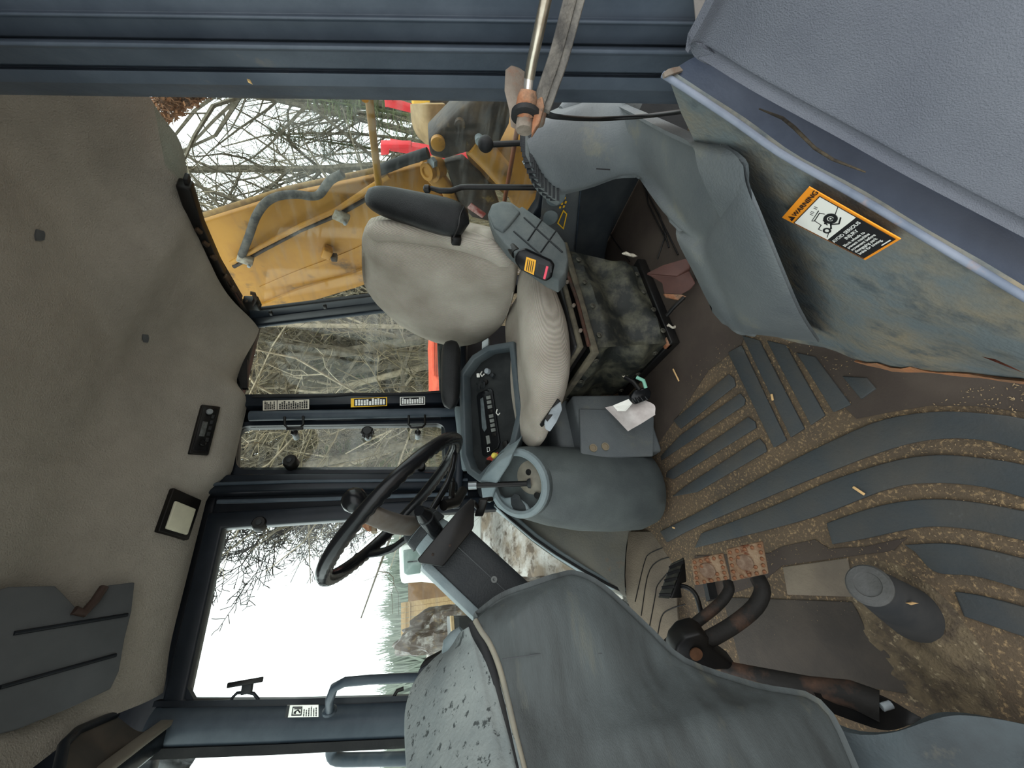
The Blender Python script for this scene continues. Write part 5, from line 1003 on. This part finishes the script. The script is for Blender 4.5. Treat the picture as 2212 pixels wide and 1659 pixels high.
# ------------------------------------------------------------------ trees
def tree_mesh(name,seed,h,spread,levels=4,dens=6,lean=.1,m=BARK,twig=.004,base=.1,low=.15,counts=None,ratio=(.28,.5),wob=.20):
    r=random.Random(seed); vs=[];fs=[]
    def seg(pts,rs,k):
        v,f=tube_data(pts,rs,k,False); b=len(vs); vs.extend(v); fs.extend([tuple(i+b for i in q) for q in f])
    def grow(p,d,L,rad,lv):
        n=5 if lv==0 else (4 if lv<3 else 3); pts=[p];q=p.copy();dd=d.copy()
        for i in range(n):
            dd=(dd+V((r.gauss(0,1),r.gauss(0,1),r.gauss(0,.7)+.15))*(.08 if lv==0 else wob)).normalized(); q=q+dd*(L/n); pts.append(q)
        rs=[max(twig,rad*(1-.75*i/n)) for i in range(n+1)]; seg(pts,rs,6 if lv==0 else (4 if lv==1 else 3))
        if lv>=levels: return
        nb=dens if lv==0 else max(3,dens-2)
        if lv==0: nb=int(dens*2.6)
        if counts: nb=counts[lv]
        for i in range(nb):
            t=r.uniform(low if lv==0 else .15,1); k=min(int(t*n),n-1); b=pts[k].lerp(pts[k+1],t*n-k); ax=(pts[k+1]-pts[k]).normalized()
            o=ax.orthogonal().normalized(); o.rotate(Matrix.Rotation(r.uniform(0,6.28),3,ax)); nd=(ax*r.uniform(.3,.9)+o*r.uniform(.6,1.1)*(spread if lv==0 else 1)).normalized()
            grow(b,nd,L*(1-.45*t)*r.uniform(*ratio)*(1.15 if lv else 1.0),max(twig,rad*(1-.7*t)*.5),lv+1)
    grow(V((0,0,0)),V((lean*r.gauss(0,1),lean*r.gauss(0,1),1)).normalized(),h,base,0)
    me=bpy.data.meshes.new(name); me.from_pydata(vs,[],fs); me.materials.append(m); return me
protos=[tree_mesh('tree',s,h,sp,3,d,.08,m,.005,b,lo) for s,h,sp,d,m,b,lo in ((1,9,.8,6,BARK,.10,.2),(2,11,.7,6,BARK,.12,.25),(3,7,1.0,6,BARKL,.06,.1),(4,10,.9,7,BARK,.14,.15),(5,8,.6,6,BARKL,.07,.12),(6,6,1.1,7,BRUSH,.05,.05))]
rt2=random.Random(21); LAB=['tall bare grey tree','taller bare tree with high branches','slim pale barked sapling','thick bare branching tree','straight pale young tree','low bushy brown sapling']
ZON=['in the wood behind the narrow window','in the wood behind the right rear side window','in the wood behind the rear window']
def place(pi,x,y,s,rz):
    o=bpy.data.objects.new('bare_tree',protos[pi]); COL.objects.link(o); o.location=(x,y,GZ-.02); o.scale=(s,s,s*rt2.uniform(.9,1.15)); o.rotation_euler=(0,0,rz); zi=0 if math.degrees(math.atan2(x,y))<24 else (1 if math.degrees(math.atan2(x,y))<43 else 2); tag(o,LAB[pi]+' '+ZON[zi],'tree',LAB[pi]+'s '+ZON[zi]); return o
def polar(a,r): return r*math.sin(math.radians(a)),r*math.cos(math.radians(a))
for i in range(140):
    if i<112: a=rt2.uniform(17.8,43); r=rt2.uniform(8,24)
    else: a=rt2.uniform(43,69); r=rt2.uniform(11,26)
    x,y=polar(a,r); place(rt2.choice((0,1,2,3,4,5,5,2)) if a<43 else rt2.choice((0,1,3,4,2)),x,y,rt2.uniform(.8,1.25),rt2.uniform(0,6.3))
# evergreens
def pine_mesh(seed,h):
    r=random.Random(seed); vs=[];fs=[]
    v,f=tube_data([V((0,0,0)),V((0,0,h))],[.09,.01],6,False); vs+=v; fs+=f
    for i in range(170):
        t=r.uniform(.08,1); z=h*t; L=(1-t)*h*.24+.15; a=r.uniform(0,6.28); d=V((math.cos(a),math.sin(a),-.22+.3*t)); p=V((0,0,z)); sd=V((-d.y,d.x,0)).normalized()
        for j in range(16):
            q=p+d*L*(j+r.random())/16+sd*r.gauss(0,.12)*L; nd=(d*r.uniform(.4,1)+sd*r.uniform(-1,1)+V((0,0,r.uniform(-.4,.2)))).normalized()*r.uniform(.14,.3); u=nd.orthogonal().normalized()*.012; b=len(vs); vs+=[q-u,q+u,q+nd]; fs.append((b,b+1,b+2))
    me=bpy.data.meshes.new('pine'); me.from_pydata(vs,[],fs); me.materials.append(PINE); return me
pines=[pine_mesh(1,7),pine_mesh(2,5)]
PL=['small dark evergreen','short dull evergreen']
for i,(a,r) in enumerate(((18,14),(20.5,11),(22,17),(27,15),(31,12),(35,16),(40,13),(55,15),(60,19),(64,13),(25,20),(37,20),(47,17),(17.2,19))):
    x,y=polar(a,r); o=bpy.data.objects.new('evergreen',pines[i%2]); COL.objects.link(o); o.location=(x,y,GZ-.02); o.rotation_euler=(0,0,i*1.3); o.scale=(rt2.uniform(.8,1.2),)*3; zi=0 if a<24 else (1 if a<43 else 2); tag(o,PL[i%2]+' among the bare trees '+ZON[zi],'tree',PL[i%2]+'s '+ZON[zi])
# undergrowth and the thicket behind: nobody could count the stems
def stems(name,n,a0,a1,r0,r1,h0,h1,wd,m,label,seed):
    r=random.Random(seed); vs=[];fs=[]
    for i in range(n):
        x,y=polar(r.uniform(a0,a1),r.uniform(r0,r1)); p=V((x,y,GZ)); h=r.uniform(h0,h1); d=V((r.gauss(0,.25),r.gauss(0,.25),1)); sd=V((y,-x,0)).normalized(); w_=wd*r.uniform(.5,1.5); pts=[p]
        for k in range(3): d=d+V((r.gauss(0,.25),r.gauss(0,.25),0)); pts.append(pts[-1]+d.normalized()*h/3)
        b=len(vs)
        for k,q in enumerate(pts): ww=w_*(1-k/3.6); vs+=[q-sd*ww,q+sd*ww]
        for k in range(3): fs.append((b+2*k,b+2*k+1,b+2*k+3,b+2*k+2))
    o=mk(name,vs,fs,m); tag(o,label,'undergrowth',kind='stuff'); return o
stems('undergrowth',9000,15.5,70,6,20,.6,2.6,.007,BRUSH,'tangle of dead brown brush on the floor of the wood',5)
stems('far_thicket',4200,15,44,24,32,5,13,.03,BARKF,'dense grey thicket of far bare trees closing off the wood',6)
# big bare tree whose crown hangs into the right door window
x,y=polar(12.8,17); me=tree_mesh('crown_tree',35,13.0,1.1,4,8,.02,mat('twig bark',(56,52,52),rough=.95),.015,.16,.28,(34,13,6,4),(.40,.55),.24)
o=bpy.data.objects.new('spreading_tree',me); COL.objects.link(o); o.location=(x,y,GZ); o.rotation_euler=(0,0,2.0); tag(o,'wide fine twigged bare tree whose crown hangs into the right door window','tree')
# distant tree line beyond the field
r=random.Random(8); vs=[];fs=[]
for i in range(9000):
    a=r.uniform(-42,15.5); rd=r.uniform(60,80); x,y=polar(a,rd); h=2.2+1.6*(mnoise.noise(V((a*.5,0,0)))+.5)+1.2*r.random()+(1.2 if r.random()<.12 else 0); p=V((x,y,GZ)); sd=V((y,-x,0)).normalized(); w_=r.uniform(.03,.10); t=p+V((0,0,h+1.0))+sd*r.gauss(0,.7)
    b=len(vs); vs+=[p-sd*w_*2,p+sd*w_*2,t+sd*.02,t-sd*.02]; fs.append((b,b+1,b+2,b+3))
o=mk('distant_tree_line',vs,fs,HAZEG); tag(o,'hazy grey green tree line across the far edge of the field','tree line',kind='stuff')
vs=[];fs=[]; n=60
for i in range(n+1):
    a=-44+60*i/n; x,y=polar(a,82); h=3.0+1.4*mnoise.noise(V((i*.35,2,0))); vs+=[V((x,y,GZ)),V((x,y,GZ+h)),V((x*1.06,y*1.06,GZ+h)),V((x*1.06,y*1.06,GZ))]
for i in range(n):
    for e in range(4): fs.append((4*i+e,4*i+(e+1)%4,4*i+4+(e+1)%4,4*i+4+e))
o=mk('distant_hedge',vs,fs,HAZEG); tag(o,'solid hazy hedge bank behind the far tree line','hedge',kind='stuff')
# ------------------------------------------------------------------ yard things seen through the right door
def G(x,y,c): return QY(x,y,c)
c=9.0; t=thing('white_truck_cab','white truck cab with a grey rear window parked beyond the steering column','truck',G(985,1215,c))
def TB(l,o=0): return [G(x,y,c-o) for x,y in l]
prism('cab',TB([(862,1182),(864,1247),(872,1250),(915,1246),(960,1252),(985,1262),(1040,1262),(1040,1110),(930,1110),(905,1170),(868,1178)]),(0,-1,0),1.5,WHITEP,t,.04); prism('rear_window',TB([(871,1188),(873,1238),(880,1242),(908,1238),(912,1200),(900,1184)],.02),(0,-1,0),.05,WIN,t,.02); prism('front_box',TB([(918,1150),(925,1246),(985,1254),(990,1150)],.05),(0,-1,0),.3,BLACK,t,.03); tube('door_handle',TB([(880,1214),(902,1212)],.05),.012,PLASTD,t,8)
c=14.0; t=thing('pallet_wall','pale plywood shed wall standing left of the tarp heap','shed',G(905,1350,c))
z0=[G(866,1302,c),G(866,1385,c)]
for i in range(7):
    a=z0[0].lerp(z0[1],i/7); b=z0[0].lerp(z0[1],(i+.92)/7); prism('plank',[a,b,V((b.x,b.y,GZ)),V((a.x,a.y,GZ))],(0,-1,0),.08,WOODP,t)
for y_ in (875,885): pa_=[G(y_,1302,c-.05),G(y_,1385,c-.05)]; rbar('batten',pa_,.03,.04,(0,1,0),WOODP,t)
c=12; t=thing('field_wall','low tan wall running behind the white truck','wall',G(895,1230,c+8)); prism('wall',[G(880,1120,c+8),G(882,1330,c+8),V((G(882,1330,c+8).x,c+8,GZ)),V((G(880,1120,c+8).x,c+8,GZ))],(0,-1,0),.2,mat('tan wall',(150,118,88),(132,104,80),2,rough=.9),t)
# tarp heap
cc=G(940,1380,5.2); hp=bmesh.new(); bmesh.ops.create_icosphere(hp,subdivisions=5,radius=1); vs=[]
W_=(G(940,1300,5.2)-G(940,1470,5.2)).length/2*1.05; H_=G(872,1380,5.2).z-GZ
for v in hp.verts:
    p=v.co; q=V((p.x*W_,p.y*1.1,max(-.02,p.z)*H_)); q+=p*(.22*mnoise.noise(p*2.3)+.12*abs(mnoise.noise(p*6))+.06*abs(mnoise.noise(p*14))); vs.append(V((cc.x,6.2,GZ))+q)
fs=[tuple(v.index for v in f.verts) for f in hp.faces]; hp.free()
o=mk('tarp_heap',vs,fs,TARP); tag(o,'heap under a crumpled shiny brown tarp outside the right door','tarp heap')
c=3.4; t=thing('dark_trailer','black trailer side board low outside the right door','trailer',G(1000,1400,c)); prism('side_board',[G(978,1330,c),G(984,1420,c),G(1040,1420,c),G(1040,1330,c)],(0,-1,0),.6,BLACK,t,.02); prism('board_rim',[G(974,1330,c-.02),G(980,1420,c-.02),G(986,1420,c-.02),G(980,1330,c-.02)],(0,-1,0),.1,TAN,t); zb=G(1040,1380,c); prism('trailer_leg',[zb+V((-.1,.1,0)),zb+V((.1,.1,0)),V((zb.x+.1,c+.1,GZ)),V((zb.x-.1,c+.1,GZ))],(0,-1,0),.1,BLACK,t)
# orange and red things outside the right rear window
c=3.6; t=thing('orange_hopper','faded orange red hopper outside the right rear window','hopper',G(960,790,c)); prism('body',[G(x,y,c) for x,y in ((930,735),(931,790),(942,822),(1010,822),(1010,700),(928,690))],(0,-1,0),.6,ORANGE,t,.02)
for k in range(5): rbar('hopper_rib',[G(936+1.2*k+2*k,700,c-.01),G(938+3.2*k,812,c-.01)],.01,.02,(0,1,0),ORANGE,t)
zb=G(1010,760,c); prism('stand',[zb+V((-.3,.2,0)),zb+V((.3,.2,0)),V((zb.x+.3,c+.2,GZ)),V((zb.x-.3,c+.2,GZ))],(0,-1,0),.3,GREASE,t)
c=2.9; t=thing('red_crate','white and red striped crate low outside beside the far armrest','crate',G(1010,800,c)); prism('body',[G(x,y,c) for x,y in ((998,745),(996,842),(1060,842),(1060,745))],(0,-1,0),.4,WHITEP,t,.01)
for y0,y1 in ((772,782),(790,842)): prism('red_band',[G(999,y0,c-.006),G(998,y1,c-.006),G(1058,y1,c-.006),G(1058,y0,c-.006)],(0,-1,0),.01,REDP,t)
zb=G(1060,800,c); prism('stand',[zb+V((-.2,.2,0)),zb+V((.2,.2,0)),V((zb.x+.2,c+.2,GZ)),V((zb.x-.2,c+.2,GZ))],(0,-1,0),.2,GREASE,t)
# mirror arm outside the windscreen
t=thing('mirror_arm','grey tubular mirror arm outside the windscreen','mirror arm',P(800,1635,1.5)); tube('arm',spline([P(*a) for a in ((745,1600,1.5),(722,1612,1.5),(716,1626,1.5),(730,1640,1.5),(800,1640,1.5),(900,1638,1.5),(1100,1630,1.6))],20),.022,STEELM,t,14)
sheet('mirror_head',[[P(318,1640,1.4),P(360,1634,1.4),P(415,1650,1.4)],[P(322,1656,1.42),P(365,1655,1.38),P(412,1654,1.42)],[P(330,1690,1.4),P(370,1680,1.4),P(405,1664,1.4)]],PLASTD,t,.02,10,8)
tube('mirror_stay',[P(200,1652,1.1),P(320,1648,1.4)],.01,BLACK,t,8); tube('mirror_stay',[P(370,1680,1.45),P(600,1720,1.45),P(900,1700,1.5)],.012,BLACK,t,8)
